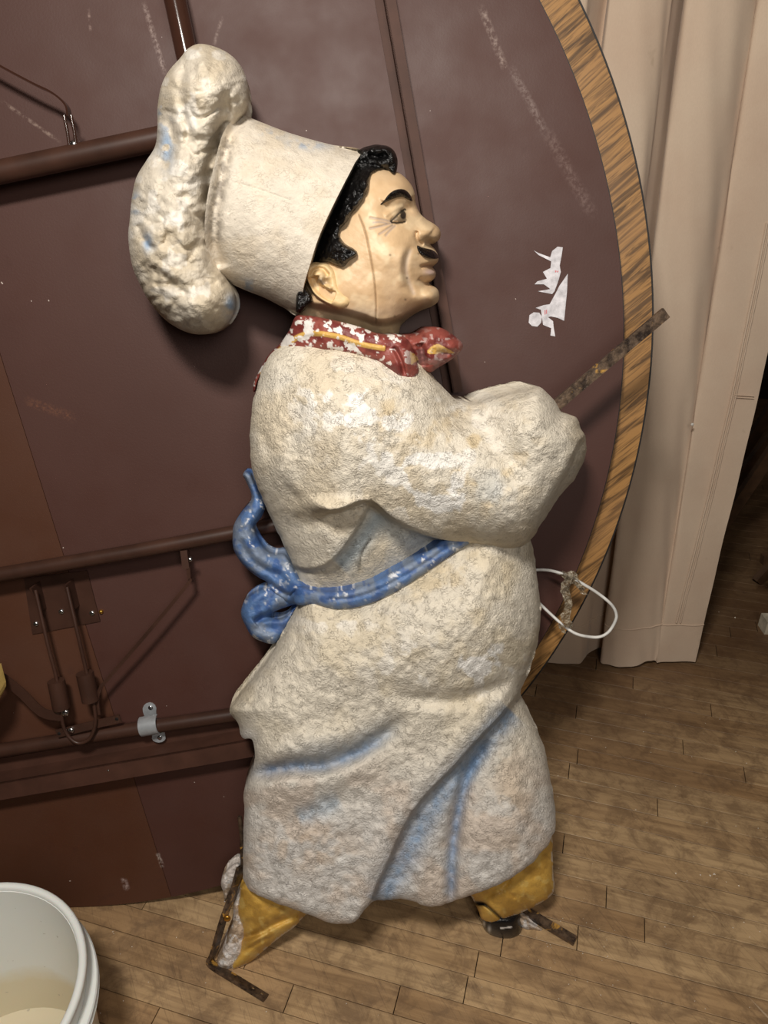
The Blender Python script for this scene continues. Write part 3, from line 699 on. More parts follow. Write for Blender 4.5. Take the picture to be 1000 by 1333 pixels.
def skirt_c(P, d):
    y = P[:, 1]; c = np.tile(CREAM, (len(P), 1)); c = cmix(c, GREY, sm(930, 1100, y)*.8)
    c = cmix(c, slin((218, 205, 180)), .8*sm(.42, .66, fbm(P, 50, 4, 33))*(1-sm(900, 1000, y)))
    c = cmix(c, PINK, .8*sm(.45, .62, fbm(P, 40, 3, 35))*sm(960, 1050, y))
    c = cmix(c, slin((206, 184, 158)), .7*gauss(P, (665, 1030), (26, 60))*sm(.35, .55, fbm(P, 20, 3, 36)))
    c = cmix(c, slin((204, 182, 158)), .7*gauss(P, (400, 1105), (70, 30))*sm(.35, .6, fbm(P, 16, 3, 38)))
    c = cmix(c, OCH, .5*sm(.5, .7, fbm(P, 20, 4, 37))*gauss(P, (600, 760), (80, 50)))
    c = cmix(c, WHITE, .9*sm(.52, .60, fbm(P, 24, 4, 39))*np.clip(gauss(P, (560, 865), (70, 30))+gauss(P, (440, 800), (60, 30))*.7+gauss(P, (640, 860), (40, 40)), 0, 1))
    c = cmix(c, WHITE, gauss(P, (446, 1121), (7, 7)))
    br = .55+.6*fbm(P, 7, 3, 41)
    c = cmix(c, slin((110, 135, 168)), np.clip(.95*br*valley(P, [(312, 1006), (340, 1004), (376, 997), (424, 994), (462, 980), (496, 960), (522, 940)], 9, .2), 0, 1))
    c = cmix(c, slin((168, 182, 196)), np.clip(.5*br*valley(P, [(360, 990), (424, 980), (480, 962), (530, 925)], 16, .3), 0, 1))
    c = cmix(c, slin((172, 190, 206)), np.clip(.75*br*valley(P, [(385, 1068), (410, 1056), (445, 1040)], 13, .2), 0, 1))
    m = valley(P, [(668, 925), (640, 955), (608, 995), (575, 1035), (552, 1070), (530, 1110), (508, 1150), (492, 1178)], 17, .02)
    c = cmix(c, slin((132, 158, 188)), np.clip(.85*br*m, 0, 1))
    c = cmix(c, slin((120, 150, 186)), np.clip(.85*br*valley(P, [(640, 960), (620, 990), (606, 1020), (598, 1050), (592, 1085), (588, 1128), (587, 1180)], 7, .15), 0, 1))
    # bare white plaster on the broken left edge
    c = cmix(c, WHITE, .9*gauss(P, (320, 960), (14, 14)))
    return c
chef = root('chef_statue', (float(CHEF.O[0]), float(CHEF.O[1]), 0), 'weathered plaster chef statue in profile with tall hat, leaning against the round tables', 'statue')
JACKET = [(332, 512), (326, 555), (327, 602), (337, 638), (353, 675), (368, 706), (384, 742), (396, 775), (431, 784), (477, 778), (514, 762), (556, 735), (586, 716), (613, 711), (644, 717), (670, 715), (691, 703), (706, 680), (727, 649), (748, 623), (762, 594), (763, 573), (757, 558), (751, 544), (741, 540), (731, 537), (724, 524), (713, 511), (701, 503), (685, 507), (670, 510), (644, 516), (618, 524), (604, 523), (592, 519), (576, 503), (562, 488), (546, 470), (500, 450), (440, 440), (385, 440), (350, 465)]
relief('jacket', JACKET, jacket_h, jacket_c, M_PLASTER, chef, 1.9, ragged=1.0, blur=10)
SKIRT = [(400, 770), (440, 765), (480, 758), (514, 742), (556, 720), (620, 690), (680, 690), (693, 710), (699, 745), (703, 775), (704, 800), (701, 830), (694, 860), (683, 888), (677, 902), (684, 915), (696, 940), (708, 972), (715, 1003), (721, 1040), (724, 1066), (722, 1082), (714, 1098), (703, 1112), (692, 1124), (661, 1146), (626, 1161), (595, 1171), (573, 1179), (556, 1180), (529, 1171), (500, 1172), (486, 1173), (472, 1188), (460, 1201), (440, 1202), (424, 1200), (395, 1188), (361, 1176), (333, 1164), (319, 1150), (316, 1125), (317, 1085), (318, 1055), (317, 1032), (325, 1014), (330, 1000), (332, 979), (328, 963), (316, 960), (309, 941), (299, 924), (309, 907), (333, 878), (357, 845), (376, 806), (386, 787)]
relief('apron_skirt', SKIRT, skirt_h, skirt_c, M_PLASTER, chef, 1.9, ragged=1.3, blur=14)

# ---- belt, knot and ribbons
def dall(P, L): d = seg_d(P, smooth_line(L, True), True)[0]; return np.where(inside(P, smooth_line(L, True)), d, 0)
def belt_base(P):
    xs = np.arange(386, 622, 12.); mid = np.interp(xs, [386, 410, 440, 477, 514, 553, 590, 612], [775, 778, 781, 774, 757, 733, 708, 700])
    v = []
    for x, y in zip(xs, mid):
        q = np.array([[x, y-4], [x, y], [x, y+6]]); j = jacket_h(q, dall(q, JACKET)); k = skirt_h(q, dall(q, SKIRT)); v.append(max(k.max(), min(j.min(), k.max()+.02)))
    v = np.convolve(np.pad(v, 2, 'edge'), np.ones(5)/5, 'valid'); return np.interp(P[:, 0], xs, v)+.002
def blue_c(P, d):
    c = np.tile(slin((86, 118, 166)), (len(P), 1)); c = cmix(c, slin((120, 134, 156)), sm(.42, .6, fbm(P, 16, 4, 51)))
    c = cmix(c, slin((58, 92, 150)), .8*sm(.52, .66, fbm(P, 12, 3, 53)))
    return cmix(c, slin((220, 222, 226)), .85*sm(.66, .70, fbm(P, 5, 3, 55))*sm(.4, .55, fbm(P, 30, 2, 56)))
BELT = [(386, 764), (396, 764), (431, 769), (477, 760), (514, 742), (550, 721), (576, 702), (600, 700), (612, 706), (595, 717), (556, 745), (514, 771), (477, 787), (441, 793), (410, 788), (385, 786)]
relief('belt', BELT, lambda P, d: belt_base(P)+inflate(d, 11, .020)-.004*valley(P, [(420, 781), (470, 776), (530, 748), (590, 708)], 2.5, .1)+(fbm(P, 9, 3, 61)-.5)*.004, blue_c, M_BLUE, chef, 1.5, back=.02)
RIB = [(318, 614), (326, 615), (332, 628), (339, 645), (345, 659), (341, 672), (332, 685), (335, 697), (345, 712), (356, 720), (371, 721), (381, 737), (389, 752), (398, 763), (404, 776), (396, 785), (377, 786), (362, 779), (349, 767), (348, 758), (337, 752), (326, 744), (313, 731), (304, 714), (303, 695), (305, 682), (315, 666), (326, 653), (327, 642), (320, 626), (316, 618)]
def rib_h(P, d):
    h = .025+inflate(d, 16, .042)+.05*sm(365, 400, P[:, 0])-.012*valley(P, [(312, 700), (322, 722), (345, 742), (372, 752)], 5, .2)
    h = h-.012*valley(P, [(392, 766), (384, 770), (376, 776)], 1.6, .05)-.010*valley(P, [(350, 758), (362, 768), (380, 778)], 3, .1)
    return h+(fbm(P, 9, 3, 63)-.5)*.006
relief('ribbon', RIB, rib_h, blue_c, M_BLUE, chef, 1.4)
LOOP = [(356, 763), (337, 767), (322, 777), (315, 790), (314, 801), (320, 815), (328, 828), (341, 835), (356, 838), (366, 830), (374, 818), (380, 802), (386, 791), (393, 782), (376, 776)]
HOLE = [(353, 801), (360, 795), (374, 790), (386, 787), (379, 796), (372, 802), (362, 805)]
def loop_h(P, d):
    h = .020+inflate(d, 12, .034)+.03*sm(372, 392, P[:, 0])
    return h-.022*valley(P, [(332, 812), (340, 806), (356, 800)], 5, .1)-.012*gauss(P, (352, 818), (18, 7))+(fbm(P, 9, 3, 65)-.5)*.005
relief('ribbon_loop', LOOP, loop_h, blue_c, M_BLUE, chef, 1.3, holes=[HOLE])

# ---- hat
PUFF = [(262, 57), (290, 65), (310, 81), (321, 103), (324, 130), (319, 149), (306, 166), (297, 187), (291, 215), (286, 245), (279, 275), (277, 300), (278, 325), (284, 345), (299, 368), (306, 384), (307, 400), (301, 415), (290, 427), (270, 435), (245, 433), (220, 420), (200, 400), (184, 374), (172, 345), (167, 310), (169, 285), (172, 255), (178, 230), (190, 210), (202, 190), (205, 165), (205, 140), (210, 112), (220, 92), (235, 75), (245, 63)]
def puff_h(P, d):
    h = .045+inflate(d, 58, .115)
    h = h+.016*gauss(P, (270, 110), (32, 40))+.014*gauss(P, (225, 300), (32, 60))+.012*gauss(P, (262, 395), (28, 22))
    h = h-.020*valley(P, [(210, 140), (222, 165), (224, 195), (210, 212), (196, 222)], 10, .2)-.014*valley(P, [(238, 78), (236, 130), (246, 175), (252, 195)], 7, .2)
    h = h-.022*valley(P, [(290, 110), (296, 150), (285, 180), (272, 215), (270, 250), (262, 275)], 7, .15)
    h = h-.014*valley(P, [(178, 290), (190, 315), (202, 330)], 5, .2)-.012*valley(P, [(192, 350), (215, 362), (236, 380), (268, 386)], 7, .2)
    h = h-.020*gauss(P, (272, 258), (6, 7))-.014*gauss(P, (288, 190), (5, 6))-.012*gauss(P, (215, 370), (16, 5))
    r = np.abs(fbm(P, 44, 3, 71)-.5)*2; h = h-.007*(1-sm(0, .2, r))
    return h+(fbm(P, 24, 4, 73)-.5)*.026+(fbm(P, 8, 3, 75)-.5)*.008
def hat_c(P, d):
    c = np.tile(slin((214, 204, 187)), (len(P), 1)); c = cmix(c, slin((198, 184, 160)), .8*sm(.42, .64, fbm(P, 40, 4, 77)))
    c = cmix(c, WHITE, .4*sm(.60, .68, fbm(P, 18, 3, 79)))
    c = cmix(c, slin((140, 168, 198)), .9*sm(.42, .6, fbm(P, 12, 3, 80))*np.clip(gauss(P, (217, 190), (9, 26))+gauss(P, (176, 265), (6, 14))+gauss(P, (192, 316), (6, 12))+gauss(P, (300, 398), (7, 14))+gauss(P, (212, 150), (6, 14)), 0, 1))
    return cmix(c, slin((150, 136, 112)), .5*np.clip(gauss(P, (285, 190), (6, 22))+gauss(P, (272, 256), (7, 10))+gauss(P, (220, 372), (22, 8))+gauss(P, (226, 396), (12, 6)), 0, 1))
BAND = [(310, 150), (318, 150), (340, 159), (380, 174), (430, 188), (469, 195), (461, 214), (446, 243), (430, 275), (415, 309), (404, 343), (396, 370), (388, 409), (370, 401), (345, 388), (320, 378), (300, 368), (282, 350), (268, 320), (268, 270), (280, 210), (292, 170)]
def band_h(P, d):
    t1_ = seg_d(P, smooth_line([(290, 140), (318, 150), (340, 159), (380, 174), (430, 188), (480, 199)]))[0]; t2_ = seg_d(P, smooth_line([(260, 345), (300, 368), (320, 378), (345, 388), (370, 401), (400, 416)]))[0]
    h = .030+inflate(np.minimum(t1_, t2_), 100, .130)
    h = h-.022*valley(P, [(318, 150), (303, 170), (296, 190), (290, 220), (285, 250), (279, 285), (280, 320), (290, 350)], 8, .05)
    return h+(fbm(P, 22, 3, 81)-.5)*.004+(fbm(P, 7, 3, 83)-.5)*.0018-.003*valley(P, [(300, 236), (340, 248), (380, 262)], 1.2)
def band_c(P, d):
    c = np.tile(slin((218, 208, 192)), (len(P), 1)); c = cmix(c, slin((212, 198, 176)), .7*sm(.42, .64, fbm(P, 40, 4, 85)))
    c = cmix(c, slin((160, 178, 198)), .8*sm(.45, .6, fbm(P, 12, 3, 87))*np.clip(gauss(P, (345, 172), (24, 8))+gauss(P, (400, 188), (26, 7))+gauss(P, (320, 372), (20, 8)), 0, 1))
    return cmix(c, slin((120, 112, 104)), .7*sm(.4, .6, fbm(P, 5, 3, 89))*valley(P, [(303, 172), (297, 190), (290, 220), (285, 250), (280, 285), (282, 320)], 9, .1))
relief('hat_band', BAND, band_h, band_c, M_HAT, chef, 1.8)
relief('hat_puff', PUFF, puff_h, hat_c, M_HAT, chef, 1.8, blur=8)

# ---- head
FACE = [(400, 350), (420, 290), (450, 230), (480, 215), (512, 222), (525, 229), (535, 240), (540, 251), (541, 262), (543, 270), (548, 279), (556, 286), (566, 292), (572, 298), (574, 305), (572, 312), (566, 316), (560, 318), (565, 323), (569, 329), (571, 336), (570, 341), (566, 345), (563, 348), (567, 353), (567, 360), (562, 366), (558, 369), (564, 372), (570, 377), (572, 385), (570, 393), (562, 399), (549, 404), (535, 412), (522, 424), (515, 440), (480, 444), (430, 430), (388, 425), (388, 395)]
FACE_S = smooth_line(FACE, True, 1.5)
def face_h(P, d):
    h = .030+inflate(d, 72, .100)
    h = h+.010*gauss(P, (512, 328), (22, 24))+.006*gauss(P, (520, 240), (14, 14))
    h = h-.015*gauss(P, (530, 274), (10, 9))-.006*gauss(P, (505, 272), (18, 9))+.009*gauss(P, (521, 282), (8, 6))
    h = h+.007*valley(P, [(498, 264), (507, 254), (518, 248), (528, 250), (536, 259)], 5, .1)
    h = h-.005*valley(P, [(508, 288), (516, 280), (526, 273)], 1.6, .1)-.004*valley(P, [(510, 289), (520, 291), (529, 289)], 1.5, .1)
    h = h+.004*valley(P, [(500, 282), (512, 274), (527, 268)], 3, .15)
    for L in ([(511, 289), (498, 286), (480, 283)], [(511, 290), (498, 294), (480, 298)], [(513, 292), (503, 299), (492, 306)], [(516, 293), (508, 300), (501, 308)]): h = h-.0018*valley(P, L, 1.4, .1)
    # nose wing, nostril, folds
    h = h+.009*gauss(P, (554, 304), (8, 7))-.008*valley(P, [(543, 300), (542, 308), (545, 315), (552, 318)], 2.5, .1)-.010*gauss(P, (561, 315), (4, 2.2))
    h = h+.006*valley(P, [(547, 283), (555, 293), (564, 300)], 6, .1)
    h = h-.006*valley(P, [(538, 318), (531, 330), (528, 343), (529, 360), (534, 374), (540, 388)], 4.0, .2)+.004*valley(P, [(530, 320), (522, 336), (521, 356), (526, 374)], 6, .2)
    h = h-.009*valley(P, [(547, 348), (556, 346), (568, 348)], 2.0, .05)+.006*gauss(P, (558, 356), (9, 4.5))+.005*gauss(P, (558, 341), (9, 4))-.006*valley(P, [(545, 362), (553, 369), (560, 369)], 3, .1)
    h = h+.012*gauss(P, (560, 385), (10, 9))
    # jaw over neck
    st = stepline(P, [(400, 396), (440, 404), (470, 412), (495, 420), (520, 416), (548, 402), (590, 385)], 6); st = 1-st if JS else st
    h = h-.028*st
    h = h-.004*valley(P, [(466, 278), (476, 304), (483, 338), (488, 369), (490, 398), (489, 424)], .9, .04)
    return h+(fbm(P, 26, 3, 91)-.5)*.004+(fbm(P, 7, 2, 93)-.5)*.0010
JS = False
_t = stepline(np.array([[480., 435.], [480., 350.]]), [(400, 396), (440, 404), (470, 412), (495, 420), (520, 416), (548, 402), (590, 385)], 6); JS = bool(_t[0] < _t[1])
def face_c(P, d):
    c = np.tile(slin((218, 187, 148)), (len(P), 1)); c = cmix(c, slin((208, 174, 132)), .7*sm(.42, .62, fbm(P, 30, 3, 95)))
    c = cmix(c, slin((232, 208, 170)), .6*sm(.5, .7, fbm(P, 18, 3, 96)))
    gr = slin((142, 134, 136))
    for L in ([(511, 289), (498, 286), (480, 283)], [(511, 290), (498, 294), (480, 298)], [(513, 292), (503, 299), (492, 306)], [(516, 293), (508, 300), (501, 308)], [(505, 291), (495, 289), (484, 290)]): c = cmix(c, gr, .6*valley(P, L, 1.3, .1))
    c = cmix(c, slin((24, 20, 18)), sm(.35, .75, valley(P, [(508, 289), (515, 282), (523, 275), (529, 272)], 1.9, .05))*.95)
    c = cmix(c, slin((24, 20, 18)), sm(.35, .75, valley(P, [(508, 289), (516, 290.5), (524, 289.5), (529, 288)], 1.5, .05))*.95)
    eye = inside(P, [(512, 287), (520, 280), (528, 275), (529.5, 287), (521, 289)]).astype(float); c = cmix(c, slin((116, 98, 76)), eye*.85)
    c = cmix(c, slin((30, 24, 20)), sm(.35, .6, gauss(P, (525, 280), (4.2, 6.2)))*.95)
    c = cmix(c, slin((196, 170, 166)), .8*gauss(P, (560, 354), (8, 4)))
    c = cmix(c, slin((170, 130, 104)), .7*valley(P, [(549, 347.5), (556, 346), (567, 348)], 1.8, .05))
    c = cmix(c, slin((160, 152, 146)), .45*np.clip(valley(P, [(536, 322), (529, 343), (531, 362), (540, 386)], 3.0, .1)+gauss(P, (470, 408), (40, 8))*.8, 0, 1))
    c = cmix(c, slin((110, 84, 56)), .85*valley(P, [(466, 278), (476, 304), (483, 338), (488, 369), (490, 398), (489, 424)], .8, .04))
    for q in ((500, 262), (508, 332), (530, 362), (528, 390), (514, 412), (545, 330)): c = cmix(c, slin((90, 64, 46)), .8*gauss(P, q, (1.4, 1.4)))
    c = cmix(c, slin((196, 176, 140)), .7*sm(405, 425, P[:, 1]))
    return c
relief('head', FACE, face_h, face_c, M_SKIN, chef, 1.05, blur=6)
def fh(P):
    d = seg_d(P, FACE_S, True)[0]; d = np.where(inside(P, FACE_S), d, 0); return face_h(P, d)
EAR = [(398, 346), (404, 343), (411, 341), (420, 342), (428, 344), (436, 351), (440, 362), (444, 374), (452, 380), (459, 385), (461, 391), (454, 400), (442, 403), (425, 397), (411, 386), (402, 370), (398, 357)]
def ear_h(P, d):
    hb = .100
    h = hb+inflate(d, 9, .026)-.024*sm(.25, 1, valley(P, [(407, 358), (412, 372), (424, 382), (437, 388)], 8, .1))
    h = h-.010*valley(P, [(405, 362), (409, 352), (420, 350), (428, 360)], 3.0, .1)+.008*valley(P, [(416, 360), (422, 370), (432, 378)], 3.0, .2)-.016*gauss(P, (424, 368), (5, 6))
    return h+(fbm(P, 7, 2, 97)-.5)*.002
def ear_c(P, d):
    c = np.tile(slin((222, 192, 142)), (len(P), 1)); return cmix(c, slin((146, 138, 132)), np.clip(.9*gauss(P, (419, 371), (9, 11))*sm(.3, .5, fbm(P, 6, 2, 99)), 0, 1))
relief('ear', EAR, ear_h, ear_c, M_SKIN, chef, .9, back=.02)
HAIR = [(466, 196), (480, 190), (494, 188), (508, 192), (516, 201), (518, 214), (514, 226), (506, 222), (497, 220), (488, 223), (482, 232), (479, 246), (471, 262), (459, 277), (450, 289), (443, 299), (443, 308), (450, 317), (460, 323), (466, 329), (462, 335), (455, 339), (449, 347), (440, 346), (430, 342), (418, 341), (402, 344), (405, 332), (415, 307), (430, 273), (446, 241), (460, 212)]
def hair_h(P, d):
    h = np.maximum(fh(P), .045)+.004+inflate(d, 12, .022)
    h = h-.014*valley(P, [(478, 200), (492, 204), (505, 200)], 4, .2)
    return h+(fbm(P, 14, 3, 101)-.5)*.022+(fbm(P, 5, 2, 103)-.5)*.006
relief('hair', HAIR, hair_h, lambda P, d: flat(P, (20, 20, 20)), M_BLACK, chef, 1.2, ragged=.8)
NAPE = [(391, 360), (398, 372), (405, 384), (407, 392), (400, 398), (394, 404), (386, 406), (386, 385)]
relief('nape_hair', NAPE, lambda P, d: .11+inflate(d, 6, .012)+(fbm(P, 7, 3, 105)-.5)*.01, lambda P, d: flat(P, (20, 20, 20)), M_BLACK, chef, 1.2)
BROW = [(493, 268), (500, 261), (505, 254), (511, 249), (517, 246.5), (526, 246.5), (533, 252), (537.5, 262), (531, 260), (524, 256), (514, 258), (507, 261), (501, 264)]
relief('eyebrow', BROW, lambda P, d: fh(P)+inflate(d, 3.5, .004), lambda P, d: flat(P, (20, 20, 20)), M_BLACK, chef, .9, back=.03)
MUST = [(543, 319.5), (548, 321), (554, 323), (562, 325), (568, 329), (571.5, 336), (567, 337), (561, 336), (554, 334), (548, 331), (544, 326)]
relief('mustache', MUST, lambda P, d: fh(P)+.002+inflate(d, 4, .008), lambda P, d: flat(P, (20, 20, 20)), M_BLACK, chef, .8, back=.02)

# ---- neckerchief
SCARF = [(385, 412), (398, 411), (410, 412), (440, 418), (470, 426), (488, 433), (506, 436), (522, 436), (534, 446), (540, 462), (545, 480), (543, 492), (538, 500), (527, 499), (512, 489), (500, 477), (488, 471), (464, 463), (440, 459), (410, 457), (389, 460), (365, 469), (350, 478), (338, 492), (331, 511), (330, 500), (338, 482), (350, 462), (365, 447), (377, 429)]
def scarf_h(P, d):
    x = P[:, 0]; b = np.interp(x, [330, 350, 380, 420, 460, 500, 540], [.05, .085, .13, .168, .184, .190, .182])
    h = b+inflate(d, 14, .022)+.018*gauss(P, (522, 470), (16, 24))-.010*valley(P, [(512, 450), (522, 470), (527, 490)], 3, .2)
    return h+.004*valley(P, STRIPE, 4, .02)+(fbm(P, 10, 3, 111)-.5)*.005
STRIPE = [(340, 490), (353, 469), (371, 450), (392, 437), (410, 434), (440, 438), (470, 448), (503, 454)]
def red_c(P, d):
    c = np.tile(slin((112, 44, 40)), (len(P), 1)); c = cmix(c, slin((146, 74, 64)), .8*sm(.45, .6, fbm(P, 16, 3, 113)))
    c = cmix(c, slin((206, 164, 84)), sm(.35, .6, valley(P, STRIPE, 4.0, .02)))
    tri = inside(P, smooth_line([(556, 459), (562, 451), (571, 448), (581, 453), (592, 460), (578, 459), (566, 461)], True)).astype(float); c = cmix(c, slin((206, 164, 84)), tri)
    tri = inside(P, [(534, 458), (540, 461), (545, 468), (540, 472), (535, 475)]).astype(float); c = cmix(c, slin((206, 164, 84)), tri*.9)
    ch = sm(.60, .62, fbm(P, 10, 4, 115))*(1-.9*sm(515, 545, P[:, 0])); ch2 = sm(.74, .76, fbm(P, 4.5, 2, 117))*.8
    return cmix(c, slin((228, 222, 216)), np.maximum(ch, ch2*(.4+.6*(P[:, 0] < 520))))
relief('neckerchief', SCARF, scarf_h, red_c, M_RED, chef, 1.0, back=.01)
BOW = [(520, 440), (530, 436), (545, 434), (560, 426), (575, 427), (590, 436), (602, 447), (600, 457), (588, 468), (570, 479), (560, 485), (549, 480), (540, 470), (532, 460)]
relief('bow', BOW, lambda P, d: .145+inflate(d, 18, .040)-.014*valley(P, [(546, 446), (550, 462), (552, 478)], 5, .1)-.012*gauss(P, (580, 460), (14, 5))+(fbm(P, 10, 3, 119)-.5)*.008, red_c, M_RED, chef, 1.0, back=.03, label='red knotted bow with a yellow stripe')

# ---- trousers, shoe and the iron inside
def yel_c(P, d):
    c = np.tile(slin((214, 170, 80)), (len(P), 1)); c = cmix(c, slin((178, 136, 60)), .8*sm(.45, .62, fbm(P, 18, 3, 121)))
    c = cmix(c, slin((222, 190, 110)), .6*sm(.58, .68, fbm(P, 9, 3, 123)))
    return cmix(c, slin((222, 214, 204)), .9*(d < 1.6)*(fbm(P, 9, 2, 125) > .45))
LEG1 = [(316, 1150), (350, 1120), (400, 1150), (420, 1176), (397, 1192), (384, 1206), (366, 1219), (345, 1236), (330, 1249), (316, 1258), (302, 1263), (303, 1252), (311, 1240), (314, 1222), (315, 1208), (309, 1188), (311, 1166)]
def leg1_h(P, d):
    h = .045+inflate(d, 34, .050)-.016*valley(P, [(312, 1222), (335, 1216), (360, 1202), (390, 1190)], 4.5, .1)-.006*valley(P, [(314, 1242), (332, 1230), (350, 1220)], 3, .2)
    return h+(fbm(P, 14, 3, 127)-.5)*.006
relief('trouser_leg', LEG1, leg1_h, yel_c, M_YEL, chef, 1.4)
RAW = [(312, 1165), (305, 1176), (303, 1197), (297, 1220), (289, 1238), (282, 1252), (288, 1262), (303, 1264), (308, 1258), (316, 1240), (318, 1222), (320, 1205), (314, 1188), (316, 1168)]
raw_c = lambda P, d: cmix(cmix(np.tile(slin((216, 206, 198)), (len(P), 1)), slin((176, 150, 120)), .8*sm(.5, .62, fbm(P, 12, 3, 131))), slin((232, 230, 228)), .7*sm(.55, .65, fbm(P, 6, 3, 133)))
relief('broken_plaster_edge', RAW, lambda P, d: .040+inflate(d, 10, .022)+(fbm(P, 8, 3, 129)-.5)*.014, raw_c, M_PLASTER, chef, 1.2, ragged=1)
SCRAP = [(311, 1123), (302, 1126), (290, 1139), (288, 1151), (291, 1164), (292, 1175), (297, 1166), (306, 1152), (314, 1135)]
relief('broken_plaster_edge', SCRAP, lambda P, d: .018+inflate(d, 8, .018)+(fbm(P, 7, 3, 135)-.5)*.010, raw_c, M_PLASTER, chef, 1.1, ragged=1.2)
LEG2 = [(600, 1140), (650, 1120), (715, 1060), (719, 1089), (720, 1137), (722, 1152), (719, 1164), (708, 1173), (692, 1182), (675, 1190), (660, 1196), (650, 1200), (639, 1202), (628, 1197), (622, 1185), (616, 1171)]
def leg2_h(P, d):
    h = .030+inflate(d, 36, .050)-.014*valley(P, [(617, 1175), (630, 1177), (642, 1186), (655, 1198)], 1.8, .02)-.006*valley(P, [(628, 1168), (650, 1158), (668, 1140)], 4, .2)-.005*valley(P, [(655, 1158), (672, 1170)], 3, .2)
    return h+(fbm(P, 14, 3, 137)-.5)*.006
def leg2_c(P, d): return cmix(yel_c(P, d), slin((24, 20, 18)), np.clip(valley(P, [(617, 1174), (630, 1177), (642, 1186), (655, 1198)], 1.7, .02)+gauss(P, (625, 1177), (7, 3)), 0, 1))
relief('trouser_leg', LEG2, leg2_h, leg2_c, M_YEL, chef, 1.4, ragged=.6)
SHOE = [(626, 1190), (628, 1202), (631, 1211), (638, 1218), (649, 1223), (660, 1225), (668, 1224), (676, 1219), (680, 1211), (679, 1200), (672, 1188)]
def shoe_c(P, d):
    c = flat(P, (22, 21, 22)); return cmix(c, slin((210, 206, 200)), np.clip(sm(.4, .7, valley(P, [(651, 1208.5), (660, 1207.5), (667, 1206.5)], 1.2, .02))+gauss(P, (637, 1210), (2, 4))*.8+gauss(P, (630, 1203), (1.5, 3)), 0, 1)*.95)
M_SHOE = plaster('glossy_black_shoe_paint', .2, .2, dirt=0)
relief('shoe', SHOE, lambda P, d: .010+inflate(d, 16, .038), shoe_c, M_SHOE, chef, 1.2)
STUB = [(671, 1192), (684, 1196), (696, 1203), (708, 1209), (704, 1214), (694, 1211), (685, 1211), (678, 1205)]
relief('broken_shoe_edge', STUB, lambda P, d: .010+inflate(d, 5, .016)+(fbm(P, 6, 2, 139)-.5)*.006, raw_c, M_PLASTER, chef, 1.1, ragged=.6)
# iron armature
def CPt(px, n): return CHEF.at(px, n)
def bar(name, pts, w, th, up, smooth=False): return mk(name, *tube(pts, 0, smooth=smooth, flat=(up, w/2, th/2)), M_RUST, chef, smooth=False)
e0 = FLOOR((273, 1254), .006); e1 = FLOOR((346, 1299), .006)
top = CPt((313, 1128), .040); mid = CPt((291, 1196), .060)
side = np.cross(e1-e0, [0, 0, 1]); side = side/np.linalg.norm(side)
j1 = FLOOR((277, 1246), .020)
fb = mk('iron_foot', *join([tube([top, CPt((304, 1160), .050), mid, FLOOR((279, 1238), .035), FLOOR((274, 1248), .014), e0+(e1-e0)*.06, e0+(e1-e0)*.5, e1], 0, smooth=True, flat=(side, .0095, .0035))]), M_RUST, chef, smooth=False)
for f in (.78, .93): mk('bolt_hole', *disc(e0+(e1-e0)*f+np.array([0, 0, .003]), (0, 0, 1), .0035, .0012), M_SCREW, fb)
mk('bolt_head', *disc(CPt((296, 1195), .066), CHEF.N, .007, .005), M_BRASS, fb)
mk('iron_rod', *tube([CPt((312, 1063), .012), CPt((315, 1090), .014), CPt((316, 1130), .02)], .0045, 8, smooth=False), M_RUST, chef)
a = FLOOR((684, 1186), .010); b = FLOOR((749, 1225), .006)
mk('iron_foot', *tube([a, b], 0, smooth=False, flat=(np.cross(b-a, [0, 0, 1]), .0095, .005)), M_RUST, chef, smooth=False)
a = CPt((700, 548), .085); b = CPt((867, 407), .085)
mk('iron_arm_bar', *tube([a, (a+b)/2, b], 0, smooth=False, flat=(CHEF.N, .004, .0098)), M_RUST, chef, smooth=False)

# ------------------------------------------------------------------ cable loop with clear tape
cab = [(680, 744), (696, 742), (711, 742), (726, 745), (743, 751), (757, 759), (778, 772), (796, 787), (802.5, 800), (800, 811), (792, 823), (781, 829), (767, 829), (750, 825), (736, 816), (722, 804), (704, 787), (685, 768)]
cn = [-.012, -.012, -.006, .010, .022, .03, .03, .03, .03, .03, .03, .03, .03, .03, .02, .004, -.010, -.012]
cr = root('cable_loop', tuple(CHEF.at((750, 785), .03)), 'white cable looped beside the statue belly, bound with clear tape', 'cable')
mk('cable', *tube([CHEF.at(p, n) for p, n in zip(cab, cn)], .0030, 10), M_CABLE, cr)
V = []; F = []
rr = random.Random(9)
def strip(path, w, name='tape'):
    V = []; F = []; n = 0
    for i, p in enumerate(path):
        for s_ in (-1, 0, 1): V.append(CHEF.at((p[0]+s_*w*(.7+.5*rr.random())+rr.uniform(-1, 1), p[1]+rr.uniform(-1.5, 1.5)), .032+rr.uniform(-.006, .008)))
    for i in range(len(path)-1):
        for k in range(2): F.append((i*3+k, i*3+k+1, i*3+k+4, i*3+k+3))
    V2 = [v-CHEF.N*.0008 for v in V]; m = len(V); F2 = [tuple(reversed([j+m for j in f])) for f in F]
    mk(name, V+V2, F+F2, M_TAPE, cr, smooth=False)
strip([(738+2*math.sin(i), 744+i*5.2) for i in range(15)], 6)
strip([(728+i*3.6, 746+i*2.4+rr.uniform(-2, 2)) for i in range(10)], 4.5)
strip([(744+i*2.4, 744+i*4.2) for i in range(8)], 4)
strip([(729+i*1.2, 812+i*3.2) for i in range(5)], 3)

